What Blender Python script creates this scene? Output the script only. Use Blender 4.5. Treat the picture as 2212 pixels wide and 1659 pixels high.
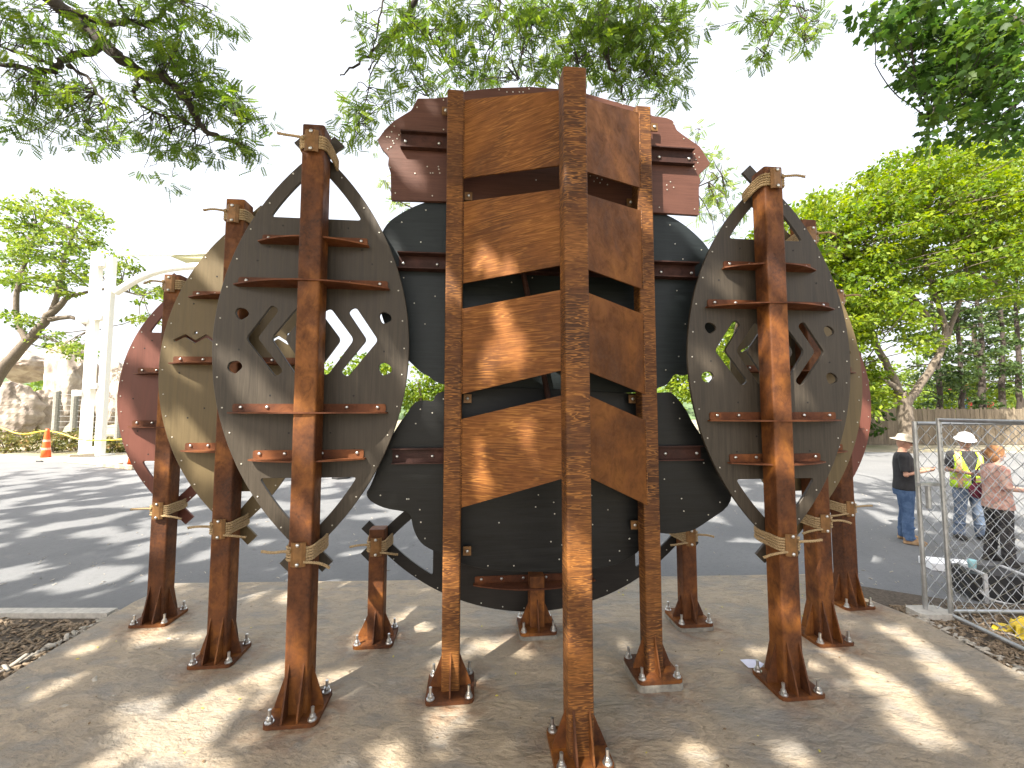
import bpy, bmesh, math, random
import numpy as np
from mathutils import Vector, Matrix, Euler

for o in list(bpy.data.objects):
    bpy.data.objects.remove(o)
scene = bpy.context.scene
C = scene.collection
PI = math.pi
rng = np.random.default_rng(7)
random.seed(7)

# ------------------------------------------------------------------ camera
CAM_H = 2.0
PITCH = math.radians(3.64)
FOC = 890.0 / 2212.0            # focal length / picture width
cam_d = bpy.data.cameras.new('camera')
cam_d.sensor_width = 36
cam_d.lens = 36 * FOC
cam_d.clip_start = 0.05
cam_d.clip_end = 1000
cam = bpy.data.objects.new('camera', cam_d)
C.objects.link(cam)
cam.location = (0, 0, CAM_H)
cam.rotation_euler = (PI / 2 + PITCH, 0, 0)
scene.camera = cam

# ------------------------------------------------------------------ light
SUN_EL = math.radians(47.5)
SUN_TRAVEL = math.radians(39)     # heading of the light, measured from +Y towards +X
sd = (math.sin(SUN_TRAVEL) * math.cos(SUN_EL), math.cos(SUN_TRAVEL) * math.cos(SUN_EL), -math.sin(SUN_EL))
world = bpy.data.worlds.new('World')
scene.world = world
world.use_nodes = True
wn = world.node_tree.nodes
wl = world.node_tree.links
wn.clear()
sky = wn.new('ShaderNodeTexSky')
sky.sky_type = 'NISHITA'
sky.sun_disc = False
sky.sun_elevation = SUN_EL
sky.sun_rotation = math.atan2(-sd[0], -sd[1])
sky.altitude = 0
sky.air_density = 0.55
sky.dust_density = 10.0
sky.ozone_density = 0.3
bg = wn.new('ShaderNodeBackground')
bg.inputs['Strength'].default_value = 0.15
wo = wn.new('ShaderNodeOutputWorld')
veil = wn.new('ShaderNodeMix')                 # thin even summer haze over the whole sky
veil.data_type = 'RGBA'
veil.inputs[0].default_value = 0.6
veil.inputs[7].default_value = (3.3, 3.4, 3.5, 1)
wl.new(sky.outputs[0], veil.inputs[6])
wl.new(veil.outputs[2], bg.inputs[0])
wl.new(bg.outputs[0], wo.inputs[0])
sun_d = bpy.data.lights.new('sun', 'SUN')
sun_d.energy = 4.2
sun_d.angle = math.radians(0.53)
sun_d.color = (1.0, 0.93, 0.82)
sun = bpy.data.objects.new('sun', sun_d)
C.objects.link(sun)
sun.rotation_euler = Vector(sd).to_track_quat('-Z', 'Y').to_euler()
sun.location = (-20, -24, 34)

scene.render.engine = 'CYCLES'
vs = scene.view_settings
vs.view_transform = 'Standard'
vs.look = 'None'
vs.exposure = 1.92
vs.gamma = 1.0
vs.use_curve_mapping = False
scene.cycles.max_bounces = 8
scene.cycles.transparent_max_bounces = 8

# ------------------------------------------------------------------ measuring: picture point -> place in the world
cth, sth = math.cos(PITCH), math.sin(PITCH)
def ray(px, py):
    u = (px - 1106.0) / 890.0
    v = -(py - 829.5) / 890.0
    return (u, cth - sth * v, sth + cth * v)
def ground(px, py, z=0.0):
    r = ray(px, py); t = (z - CAM_H) / r[2]
    return Vector((r[0] * t, r[1] * t, z))
def atY(px, py, Y):
    r = ray(px, py); t = Y / r[1]
    return Vector((r[0] * t, Y, CAM_H + r[2] * t))
PHI = math.radians(5.5)            # the whole artwork is turned by this much on its slab
def onplane(px, py, P, phi=PHI):
    """(u, z) on the vertical plane through P whose horizontal direction is turned by phi"""
    r = ray(px, py); nx, ny = -math.sin(phi), math.cos(phi)
    t = (P[0] * nx + P[1] * ny) / (r[0] * nx + r[1] * ny)
    x, y, z = r[0] * t, r[1] * t, CAM_H + r[2] * t
    return ((x - P[0]) * math.cos(phi) + (y - P[1]) * math.sin(phi), z)

# ------------------------------------------------------------------ node helpers
def new_mat(name):
    m = bpy.data.materials.new(name); m.use_nodes = True
    nt = m.node_tree; nt.nodes.clear()
    out = nt.nodes.new('ShaderNodeOutputMaterial')
    b = nt.nodes.new('ShaderNodeBsdfPrincipled')
    nt.links.new(b.outputs[0], out.inputs[0])
    return m, nt, b
def nd(nt, typ, **kw):
    n = nt.nodes.new(typ)
    for k, v in kw.items():
        if k in n.inputs.keys(): n.inputs[k].default_value = v
        else: setattr(n, k, v)
    return n
def coords(nt, scale=(1, 1, 1), kind='Object', vary=True):
    tc = nd(nt, 'ShaderNodeTexCoord')
    mp = nd(nt, 'ShaderNodeMapping')
    mp.inputs['Scale'].default_value = scale
    if vary:
        oi = nd(nt, 'ShaderNodeObjectInfo')
        mul = nd(nt, 'ShaderNodeMath', operation='MULTIPLY'); mul.inputs[1].default_value = 37.0
        nt.links.new(oi.outputs['Random'], mul.inputs[0])
        cx = nd(nt, 'ShaderNodeCombineXYZ')
        for i in range(3): nt.links.new(mul.outputs[0], cx.inputs[i])
        nt.links.new(cx.outputs[0], mp.inputs['Location'])
    nt.links.new(tc.outputs[kind], mp.inputs['Vector'])
    return mp.outputs[0]
def noise(nt, vec, scale, detail=5, rough=0.55, dist=0.0):
    n = nd(nt, 'ShaderNodeTexNoise')
    n.inputs['Scale'].default_value = scale; n.inputs['Detail'].default_value = detail
    n.inputs['Roughness'].default_value = rough; n.inputs['Distortion'].default_value = dist
    nt.links.new(vec, n.inputs['Vector'])
    return n.outputs['Fac']
def ramp(nt, fac, stops):
    r = nd(nt, 'ShaderNodeValToRGB')
    cr = r.color_ramp
    while len(cr.elements) > 1: cr.elements.remove(cr.elements[-1])
    for i, (p, c) in enumerate(stops):
        e = cr.elements[0] if i == 0 else cr.elements.new(p)
        e.position = p
        e.color = (c, c, c, 1) if isinstance(c, (int, float)) else (*c, 1)
    nt.links.new(fac, r.inputs[0])
    return r.outputs[0]
def mix(nt, fac, a, b, mode='MIX'):
    m = nd(nt, 'ShaderNodeMix', data_type='RGBA', blend_type=mode)
    for sock, val in ((m.inputs[0], fac), (m.inputs[6], a), (m.inputs[7], b)):
        if isinstance(val, (int, float)): sock.default_value = val
        elif isinstance(val, tuple): sock.default_value = (*val, 1)
        else: nt.links.new(val, sock)
    return m.outputs[2]
def bump(nt, b, height, strength=0.3, dist=0.01, prev=None):
    n = nd(nt, 'ShaderNodeBump')
    n.inputs['Strength'].default_value = strength; n.inputs['Distance'].default_value = dist
    nt.links.new(height, n.inputs['Height'])
    if prev is not None: nt.links.new(prev, n.inputs['Normal'])
    nt.links.new(n.outputs[0], b.inputs['Normal'])
    return n.outputs[0]

M = {}
def plain(name, col, rough=0.6, metal=0.0, var=0.0, bumpy=0.0, scale=30):
    m, nt, b = new_mat(name)
    b.inputs['Roughness'].default_value = rough; b.inputs['Metallic'].default_value = metal
    v = coords(nt)
    f = noise(nt, v, scale)
    lo = tuple(c * (1 - var) for c in col); hi = tuple(min(1, c * (1 + var)) for c in col)
    nt.links.new(ramp(nt, f, [(0.3, lo), (0.7, hi)]), b.inputs['Base Color'])
    if bumpy: bump(nt, b, f, bumpy, 0.01)
    M[name] = m
    return m

def rust(name, lo, mid, hi, lines=None, squash=(1.0, 1.0, 1.0), lscale=7, fleck=0.5):
    """weathered steel: blotches, darker scale, and thin contour-like run marks"""
    m, nt, b = new_mat(name)
    v = coords(nt); vs_ = coords(nt, squash)
    big = noise(nt, v, 2.2, 6, 0.62, 0.4)
    fine = noise(nt, v, 45, 6, 0.7)
    med = noise(nt, vs_, 9, 6, 0.65, 0.6)
    base = ramp(nt, big, [(0.36, lo), (0.49, mid), (0.64, hi)])
    base = mix(nt, ramp(nt, med, [(0.42, 0.0), (0.66, 0.75)]), base, lo)
    base = mix(nt, ramp(nt, fine, [(0.35, 0.0), (0.75, fleck)]), base, tuple(min(1, c * 1.35) for c in mid))
    if lines:
        ln = noise(nt, vs_, lscale, 3, 0.5, 0.25)
        band = ramp(nt, ln, [(0.0, 0.0), (0.385, 0.0), (0.41, 1.0), (0.43, 0.0), (0.475, 0.0), (0.5, 1.0), (0.52, 0.0), (0.57, 0.0), (0.595, 1.0), (0.615, 0.0)])
        msk = ramp(nt, noise(nt, v, 4, 3), [(0.35, 0.25), (0.6, 0.95)])
        f = nd(nt, 'ShaderNodeMath', operation='MULTIPLY')
        nt.links.new(band, f.inputs[0]); nt.links.new(msk, f.inputs[1])
        base = mix(nt, f.outputs[0], base, lines)
    nt.links.new(base, b.inputs['Base Color'])
    nt.links.new(ramp(nt, med, [(0.3, 0.52), (0.7, 0.8)]), b.inputs['Roughness'])
    b.inputs['Specular IOR Level'].default_value = 0.3
    bump(nt, b, fine, 0.25, 0.004)
    M[name] = m
    return m
rust('corten_post', (0.034, 0.013, 0.007), (0.108, 0.036, 0.009), (0.270, 0.098, 0.016), None, (1.6, 1.6, 1.0), 3.0, 0.6)
rust('corten_column', (0.040, 0.016, 0.007), (0.098, 0.036, 0.010), (0.180, 0.068, 0.015), (0.34, 0.145, 0.034), (1.0, 1.0, 9.0), 3.0, 0.2)
rust('corten_plate', (0.088, 0.031, 0.007), (0.158, 0.054, 0.010), (0.225, 0.082, 0.015), (0.32, 0.135, 0.030), (0.42, 0.42, 7.0), 3.0, 0.2)
rust('corten_smooth', (0.070, 0.025, 0.006), (0.148, 0.051, 0.009), (0.230, 0.086, 0.013), None, (1, 1, 1), 4, 0.35)
rust('corten_dark', (0.024, 0.010, 0.008), (0.046, 0.017, 0.012), (0.078, 0.028, 0.017))
rust('corten_shelf', (0.052, 0.017, 0.008), (0.115, 0.036, 0.012), (0.195, 0.068, 0.020))

def board_mat(name, col, grain=(55, 55, 2.4), amt=0.35, rough=0.42, streak=0.0):
    m, nt, b = new_mat(name)
    v = coords(nt, grain); v0 = coords(nt)
    g = noise(nt, v, 1.0, 6, 0.6, 0.8)
    wide = noise(nt, v0, 2.4, 4)
    lo = tuple(c * (1 - amt) for c in col); hi = tuple(c * (1 + amt) for c in col)
    base = ramp(nt, g, [(0.3, lo), (0.7, hi)])
    base = mix(nt, ramp(nt, wide, [(0.35, 0.0), (0.7, 0.45)]), base, tuple(c * 1.25 for c in col))
    # rain marks and scuffs with a shape of their own
    sc = noise(nt, coords(nt, (9, 9, 0.5)), 1.0, 3, 0.5)
    base = mix(nt, ramp(nt, sc, [(0.55, 0.0), (0.72, 0.25 + streak)]), base, tuple(c * (0.72 if streak else 1.3) for c in col))
    nt.links.new(base, b.inputs['Base Color'])
    nt.links.new(ramp(nt, g, [(0.2, rough - 0.06), (0.8, rough + 0.16)]), b.inputs['Roughness'])
    b.inputs['Specular IOR Level'].default_value = 0.28
    bump(nt, b, g, 0.3, 0.004)
    M[name] = m
board_mat('board_umber', (0.048, 0.039, 0.029))
board_mat('board_tan', (0.118, 0.087, 0.043), (30, 30, 1.4), 0.18, 0.45, 0.3)
board_mat('board_red', (0.125, 0.046, 0.033), (30, 30, 2), 0.15)
board_mat('board_brown', (0.092, 0.040, 0.028), (3, 3, 70), 0.25)
board_mat('board_teal', (0.0165, 0.0215, 0.0235), (3.0, 3.0, 55), 0.35)
board_mat('board_black', (0.0085, 0.0090, 0.0090), (2.4, 2.4, 42), 0.5, 0.36)
board_mat('board_soot', (0.018, 0.016, 0.014), (3, 3, 50), 0.3)
plain('steel_bolt', (0.62, 0.62, 0.60), 0.28, 0.9, 0.1)
plain('screw_head', (0.50, 0.48, 0.42), 0.4, 0.6, 0.3)
plain('strap_steel', (0.19, 0.095, 0.032), 0.45, 0.35, 0.35, 0.1, 18)
plain('hole_dark', (0.01, 0.009, 0.008), 0.8)

def rope_mat():
    m, nt, b = new_mat('rope')
    v = coords(nt); f = noise(nt, v, 120, 4)
    nt.links.new(ramp(nt, f, [(0.3, (0.22, 0.145, 0.07)), (0.7, (0.45, 0.33, 0.18))]), b.inputs['Base Color'])
    b.inputs['Roughness'].default_value = 0.85
    M['rope'] = m
rope_mat()

# ------------------------------------------------------------------ mesh helpers
class MB:
    """collects shapes that belong to ONE piece"""
    def __init__(s): s.v = []; s.f = []
    def add(s, verts, faces):
        n = len(s.v); s.v += [tuple(p) for p in verts]; s.f += [tuple(i + n for i in q) for q in faces]; return s
    def box(s, c, d, rot=None, ch=0.0):
        hx, hy, hz = d[0] / 2, d[1] / 2, d[2] / 2
        if ch <= 0:
            vs_ = [Vector((x, y, z)) for x in (-hx, hx) for y in (-hy, hy) for z in (-hz, hz)]
            fs = [(0, 1, 3, 2), (4, 6, 7, 5), (0, 4, 5, 1), (2, 3, 7, 6), (0, 2, 6, 4), (1, 5, 7, 3)]
        else:                                  # vertical edges chamfered
            oc = [(-hx + ch, -hy), (hx - ch, -hy), (hx, -hy + ch), (hx, hy - ch), (hx - ch, hy), (-hx + ch, hy), (-hx, hy - ch), (-hx, -hy + ch)]
            vs_ = [Vector((x, y, z)) for z in (-hz, hz) for x, y in oc]
            fs = [tuple(range(7, -1, -1)), tuple(range(8, 16))] + [(i, (i + 1) % 8, (i + 1) % 8 + 8, i + 8) for i in range(8)]
        if rot is not None: vs_ = [rot @ p for p in vs_]
        c = Vector(c)
        return s.add([p + c for p in vs_], fs)
    def prism(s, poly, y0, y1, plane='xz'):
        n = len(poly)
        def P(a, y):
            return (a[0], y, a[1]) if plane == 'xz' else ((a[0], a[1], y) if plane == 'xy' else (y, a[0], a[1]))
        vs_ = [P(a, y0) for a in poly] + [P(a, y1) for a in poly]
        fs = [tuple(range(n)), tuple(range(2 * n - 1, n - 1, -1))] + [(i, i + n, (i + 1) % n + n, (i + 1) % n) for i in range(n)]
        return s.add(vs_, fs)
    def tube(s, pts, rad, n=6, cap=True, twist=0.0):
        pts = [Vector(p) for p in pts]; m = len(pts)
        rad = [rad] * m if isinstance(rad, (int, float)) else list(rad)
        t0 = (pts[1] - pts[0]).normalized()
        a = t0.orthogonal().normalized()
        rings = []
        for i, p in enumerate(pts):
            t = (pts[min(i + 1, m - 1)] - pts[max(i - 1, 0)])
            t = t.normalized() if t.length > 1e-9 else t0
            a = (a - t * a.dot(t)); a = a.normalized() if a.length > 1e-9 else t.orthogonal().normalized()
            b = t.cross(a)
            rings.append([p + (a * math.cos(2 * PI * k / n) + b * math.sin(2 * PI * k / n)) * rad[i] for k in range(n)])
        vs_ = [q for r in rings for q in r]
        fs = []
        for i in range(m - 1):
            for k in range(n):
                k2 = (k + 1) % n
                fs.append((i * n + k, i * n + k2, (i + 1) * n + k2, (i + 1) * n + k))
        if cap: fs += [tuple(range(n - 1, -1, -1)), tuple((m - 1) * n + k for k in range(n))]
        return s.add(vs_, fs)
    def cyl(s, p0, p1, r, n=10, r1=None):
        return s.tube([p0, p1], [r, r if r1 is None else r1], n)
    def ell(s, c, r, rot=None, nu=12, nv=8):
        vs_ = []; c = Vector(c)
        for j in range(nv + 1):
            th = PI * j / nv
            for i in range(nu):
                ph = 2 * PI * i / nu
                p = Vector((r[0] * math.sin(th) * math.cos(ph), r[1] * math.sin(th) * math.sin(ph), r[2] * math.cos(th)))
                if rot is not None: p = rot @ p
                vs_.append(p + c)
        fs = [(j * nu + i, (j + 1) * nu + i, (j + 1) * nu + (i + 1) % nu, j * nu + (i + 1) % nu) for j in range(nv) for i in range(nu)]
        return s.add(vs_, fs)
    def mesh(s, name, mat=None, smooth=False):
        me = bpy.data.meshes.new(name); me.from_pydata(s.v, [], s.f)
        if mat: me.materials.append(M[mat] if isinstance(mat, str) else mat)
        if smooth: me.polygons.foreach_set('use_smooth', [True] * len(me.polygons))
        me.validate(); me.update()
        return me
    def build(s, name, mat=None, parent=None, smooth=False, loc=None, rot=None):
        return put(name, s.mesh(name, mat, smooth), parent, loc, rot)
def put(name, me, parent=None, loc=None, rot=None):
    o = bpy.data.objects.new(name, me); C.objects.link(o)
    if parent is not None: o.parent = parent
    if loc is not None: o.location = loc
    if rot is not None: o.rotation_euler = rot
    return o
def thing(name, label, cat, loc=(0, 0, 0), rotz=0, group=None):
    o = bpy.data.objects.new(name, None); C.objects.link(o)
    o.location = loc; o.rotation_euler = (0, 0, rotz); o.empty_display_size = 0.2
    return tag(o, label, cat, group)
def tag(o, label=None, cat=None, group=None, kind=None):
    if label: o['label'] = label
    if cat: o['category'] = cat
    if group: o['group'] = group
    if kind: o['kind'] = kind
    return o
def stuffpart(o): o['kind'] = 'stuff'; return o
def chaikin(p, it=1):
    for _ in range(it):
        q = []
        for i in range(len(p)):
            a, b = p[i], p[(i + 1) % len(p)]
            q += [(a[0] * .75 + b[0] * .25, a[1] * .75 + b[1] * .25), (a[0] * .25 + b[0] * .75, a[1] * .25 + b[1] * .75)]
        p = q
    return p
def sheet(name, outline, holes, y0, th, mat, parent, bev=0.0025):
    """a board cut from thick sheet: outline and holes in (x, z), front face at y0"""
    cu = bpy.data.curves.new(name, 'CURVE'); cu.dimensions = '2D'; cu.fill_mode = 'BOTH'
    for poly in [outline] + list(holes):
        sp = cu.splines.new('POLY'); sp.points.add(len(poly) - 1)
        for p, q in zip(sp.points, poly): p.co = (q[0], q[1], 0, 1)
        sp.use_cyclic_u = True
    cu.extrude = th / 2 - bev; cu.bevel_depth = bev; cu.bevel_resolution = 0; cu.offset = -bev
    tmp = bpy.data.objects.new(name, cu); C.objects.link(tmp)
    dg = bpy.context.evaluated_depsgraph_get(); dg.update()
    me = bpy.data.meshes.new_from_object(tmp.evaluated_get(dg))
    bpy.data.objects.remove(tmp); bpy.data.curves.remove(cu)
    co = np.empty(len(me.vertices) * 3); me.vertices.foreach_get('co', co); co = co.reshape(-1, 3)
    new = np.stack([co[:, 0], y0 + th / 2 - co[:, 2], co[:, 1]], 1)
    me.vertices.foreach_set('co', new.ravel())
    me.materials.clear(); me.materials.append(M[mat])
    me.polygons.foreach_set('use_smooth', [False] * len(me.polygons))
    me.update(); me.name = name
    return put(name, me, parent)
def arrays(name, V, F, mat, attr=None):
    """fast mesh from arrays; F is (n, k)"""
    me = bpy.data.meshes.new(name)
    n, k = F.shape
    me.vertices.add(len(V)); me.vertices.foreach_set('co', np.ascontiguousarray(V, dtype=np.float32).ravel())
    me.loops.add(n * k); me.loops.foreach_set('vertex_index', np.ascontiguousarray(F, dtype=np.int32).ravel())
    me.polygons.add(n); me.polygons.foreach_set('loop_start', np.arange(0, n * k, k, dtype=np.int32))
    me.polygons.foreach_set('loop_total', np.full(n, k, dtype=np.int32))
    if attr is not None:
        a = me.attributes.new('rnd', 'FLOAT', 'POINT'); a.data.foreach_set('value', np.ascontiguousarray(attr, dtype=np.float32))
    me.materials.append(M[mat]); me.update(calc_edges=True)
    return me

# ================================================================== the setting
def ground_mat():
    m, nt, b = new_mat('verge')
    v = coords(nt, vary=False)
    f = noise(nt, v, 0.35, 6); g = noise(nt, v, 14, 6, 0.7)
    base = ramp(nt, f, [(0.35, (0.13, 0.135, 0.06)), (0.5, (0.25, 0.22, 0.15)), (0.65, (0.38, 0.34, 0.27))])
    base = mix(nt, ramp(nt, g, [(0.35, 0.0), (0.7, 0.45)]), base, (0.16, 0.15, 0.09))
    nt.links.new(base, b.inputs['Base Color']); b.inputs['Roughness'].default_value = 0.95
    bump(nt, b, g, 0.6, 0.04); M['verge'] = m
ground_mat()
def asphalt_mat():
    m, nt, b = new_mat('asphalt')
    v = coords(nt, vary=False)
    f = noise(nt, v, 0.5, 6, 0.6, 0.5); g = noise(nt, v, 130, 3, 0.7); h = noise(nt, v, 18, 5, 0.7)
    base = ramp(nt, f, [(0.3, (0.112, 0.117, 0.124)), (0.7, (0.160, 0.164, 0.168))])
    base = mix(nt, ramp(nt, g, [(0.55, 0.0), (0.72, 0.8)]), base, (0.26, 0.255, 0.25))
    base = mix(nt, ramp(nt, h, [(0.3, 0.35), (0.5, 0.0)]), base, (0.07, 0.07, 0.07))
    nt.links.new(base, b.inputs['Base Color']); b.inputs['Roughness'].default_value = 0.82
    bump(nt, b, g, 0.5, 0.006); M['asphalt'] = m
asphalt_mat()
FEET = [(-1.42, 2.884), (-2.37, 3.486), (-3.384, 4.09), (2.008, 3.141), (2.742, 3.783), (3.489, 4.425), (-0.441, 3.094), (0.392, 2.555), (1.0515, 3.227), (-1.193, 3.783), (0.2215, 3.886), (1.666, 3.997)]
def slab_mat():
    """concrete stamped like split slate: ledges, ripples and mottled colour"""
    m, nt, b = new_mat('stamped_concrete')
    v = coords(nt, (1, 1, 1), vary=False)
    rot = nd(nt, 'ShaderNodeMapping'); rot.inputs['Rotation'].default_value = (0, 0, 0.5); rot.inputs['Scale'].default_value = (1.0, 1.9, 1.0)
    nt.links.new(v, rot.inputs['Vector'])
    led = noise(nt, rot.outputs[0], 2.6, 9, 0.62, 0.35)
    rip = noise(nt, rot.outputs[0], 6.5, 10, 0.68, 0.15)
    fine = noise(nt, v, 70, 5, 0.7)
    blot = noise(nt, v, 1.3, 5, 0.6, 0.6)
    base = ramp(nt, blot, [(0.30, (0.262, 0.232, 0.190)), (0.5, (0.350, 0.282, 0.200)), (0.70, (0.435, 0.345, 0.238))])
    base = mix(nt, ramp(nt, led, [(0.34, 0.85), (0.52, 0.0)]), base, (0.205, 0.192, 0.172))
    base = mix(nt, ramp(nt, rip, [(0.55, 0.0), (0.70, 0.35)]), base, (0.43, 0.375, 0.31))
    # dark hairline ledge edges
    edge = ramp(nt, rip, [(0.405, 0.0), (0.42, 0.7), (0.428, 0.0), (0.515, 0.0), (0.525, 0.35), (0.532, 0.0)])
    base = mix(nt, edge, base, (0.09, 0.083, 0.075))
    base = mix(nt, ramp(nt, fine, [(0.5, 0.0), (0.8, 0.35)]), base, (0.15, 0.14, 0.125))
    # rust that has washed off the post feet
    acc = None
    for (x, y) in FEET:
        dn = nd(nt, 'ShaderNodeVectorMath', operation='DISTANCE'); dn.inputs[1].default_value = (x + .03, y - .03, 0)
        nt.links.new(v, dn.inputs[0])
        if acc is None: acc = dn.outputs['Value']
        else:
            mn = nd(nt, 'ShaderNodeMath', operation='MINIMUM'); nt.links.new(acc, mn.inputs[0]); nt.links.new(dn.outputs['Value'], mn.inputs[1]); acc = mn.outputs[0]
    near = ramp(nt, acc, [(0.14, 0.85), (0.26, 0.45), (0.42, 0.0)])
    pat = ramp(nt, noise(nt, v, 6, 5, .65, .8), [(0.42, 0.0), (0.62, 1.0)])
    sm = nd(nt, 'ShaderNodeMath', operation='MULTIPLY'); nt.links.new(near, sm.inputs[0]); nt.links.new(pat, sm.inputs[1])
    base = mix(nt, sm.outputs[0], base, (0.20, 0.10, 0.045))
    nt.links.new(base, b.inputs['Base Color'])
    nt.links.new(ramp(nt, blot, [(0.3, 0.5), (0.7, 0.72)]), b.inputs['Roughness'])
    stepped = ramp(nt, led, [(0.30, 0.0), (0.36, 0.22), (0.44, 0.26), (0.49, 0.5), (0.56, 0.55), (0.6, 0.8), (0.72, 0.9)])
    n1 = bump(nt, b, stepped, 0.8, 0.03)
    n2 = bump(nt, b, rip, 1.0, 0.04, n1)
    bump(nt, b, fine, 0.25, 0.003, n2)
    M['stamped_concrete'] = m
slab_mat()
plain('mulch_soil', (0.075, 0.058, 0.042), 0.95, 0, 0.5, 0.8, 40)
plain('grout', (0.20, 0.185, 0.155), 0.85, 0, 0.3, 0.3, 25)
plain('kerb_concrete', (0.42, 0.40, 0.36), 0.8, 0, 0.2, 0.3, 25)

def flat(name, poly, z, mat, kind='structure', thick=None):
    b = MB()
    if thick: b.prism(poly, z - thick, z, 'xy')
    else: b.add([(x, y, z) for x, y in poly], [tuple(range(len(poly)))])
    o = b.build(name, mat)
    o['kind'] = kind
    return o
flat('ground', [(-220, -60), (220, -60), (220, 260), (-220, 260)], -0.18, 'verge')
flat('road', [(-60, 4.25), (-3.0, 4.25), (-3.0, 4.6), (4.3, 4.6), (60, 4.6), (60, 19.0), (14, 21.0), (-60, 17.0)], -0.10, 'asphalt')
def slab():
    # dense top so that the hand-pressed surface and its worn edge are real relief
    P = [(-3.76, -2.0), (-3.80, 3.2), (-3.86, 3.6), (-3.97, 4.45), (-3.93, 4.93), (0, 5.05), (3.70, 5.2), (3.76, 4.62), (3.93, 4.08), (3.88, 3.25), (3.85, -2.0)]
    b = MB(); b.prism(P, -0.18, 0.0, 'xy')
    o = b.build('pavement', 'stamped_concrete'); o['kind'] = 'structure'
    md = o.modifiers.new('soft', 'BEVEL'); md.width = 0.018; md.segments = 2; md.limit_method = 'ANGLE'
slab()
flat('planting_bed', [(-14, -2), (-3.79, -2), (-3.83, 3.2), (-3.88, 3.6), (-3.98, 4.2), (-14, 4.2)], -0.05, 'mulch_soil')
flat('planting_bed', [(3.87, -2), (14, -2), (14, 4.35), (4.9, 4.5), (3.86, 5.05), (3.78, 4.62), (3.95, 4.08), (3.90, 3.25)], -0.045, 'mulch_soil')
kb = MB()
kb.box((-9.0, 4.26, -0.06), (10.0, 0.11, 0.12)); kb.build('kerb', 'kerb_concrete')['kind'] = 'structure'
kb = MB(); kb.box((-21, 17.15, -0.06), (36, 0.3, 0.22)); kb.build('kerb', 'kerb_concrete')['kind'] = 'structure'

# ================================================================== pieces shared by the posts
def hexa(r): return [(r * math.cos(PI / 3 * k), r * math.sin(PI / 3 * k)) for k in range(6)]
ab = MB(); ab.cyl((0, 0, 0), (0, 0, 0.006), 0.028, 14); ab.prism(hexa(0.021), 0.006, 0.026, 'xy'); ab.cyl((0, 0, 0.026), (0, 0, 0.034), 0.016, 10); ab.cyl((0, 0, 0.03), (0, 0, 0.078), 0.0105, 8)
ANCHOR = ab.mesh('anchor_bolt', 'steel_bolt')
bb = MB(); bb.tube([(0, 0, 0), (0, -0.006, 0), (0, -0.010, 0), (0, -0.012, 0)], [0.0125, 0.0125, 0.009, 0.003], 10)
BOLT = bb.mesh('bolt', 'steel_bolt', True)
def base_pieces(post, half, size, fins, z0=0.0, pad=0.0):
    """base plate, stiffener fins and anchor bolts are sub-parts of the post"""
    c = 0.035; h = size / 2
    poly = [(-h + c, -h), (h - c, -h), (h - c * .3, -h + c * .3), (h, -h + c), (h, h - c), (h - c * .3, h - c * .3), (h - c, h), (-h + c, h), (-h + c * .3, h - c * .3), (-h, h - c), (-h, -h + c), (-h + c * .3, -h + c * .3)]
    if pad:
        b = MB(); b.prism([(x * 1.02, y * 1.02) for x, y in poly], 0.0015, pad, 'xy'); b.build('grout_pad', 'grout', post)
    b = MB(); b.prism(poly, pad + 0.001, pad + 0.026, 'xy'); b.build('base_plate', 'corten_post', post)
    z = pad + 0.026; t = 0.011; ht, ex = fins[1], fins[2]
    tri = [(half - 0.004, z), (half + ex, z), (half + ex, z + 0.02), (half - 0.004, z + ht)]
    if fins[0] == 2:
        for x in (-half * 0.62, half * 0.62):
            for sgn in (-1, 1):
                b = MB(); b.prism([(sgn * p[0], p[1]) for p in tri], x - t / 2, x + t / 2, 'yz'); b.build('gusset', 'corten_post', post)
    else:
        for sgn in (-1, 1):
            b = MB(); b.prism([(sgn * p[0], p[1]) for p in tri], -t / 2, t / 2, 'yz'); b.build('gusset', 'corten_post', post)
    tri2 = [(half - 0.004, z), (half + ex * .95, z), (half + ex * .95, z + 0.02), (half - 0.004, z + ht * .85)]
    for sgn in (-1, 1):
        b = MB(); b.prism([(sgn * p[0], p[1]) for p in tri2], -t / 2, t / 2, 'xz'); b.build('gusset', 'corten_post', post)
    d = 0.131
    for sx in (-1, 1):
        for sy in (-1, 1):
            put('anchor_bolt', ANCHOR, post, (sx * d, sy * d, z), (0, 0, random.random()))
def post_mesh(w, z0, z1, mat):
    """square tube with rounded corners, wall thickness showing at the open top"""
    b = MB(); h = w / 2; r = w * 0.10
    ring = []
    for cx, cy, a0 in ((h - r, h - r, 0), (-h + r, h - r, 90), (-h + r, -h + r, 180), (h - r, -h + r, 270)):
        for k in range(4):
            a = math.radians(a0 + 30 * k); ring.append((cx + r * math.cos(a), cy + r * math.sin(a)))
    n = len(ring); zs = [z0, z1 - 0.004, z1]
    V = []
    for z, s in zip(zs, (1, 1, 0.985)): V += [(x * s, y * s, z) for x, y in ring]
    F = [(i * n + k, i * n + (k + 1) % n, (i + 1) * n + (k + 1) % n, (i + 1) * n + k) for i in range(2) for k in range(n)]
    F += [tuple(range(n - 1, -1, -1)), tuple(2 * n + k for k in range(n))]
    b.add(V, F)
    return b.mesh('post', mat)

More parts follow.
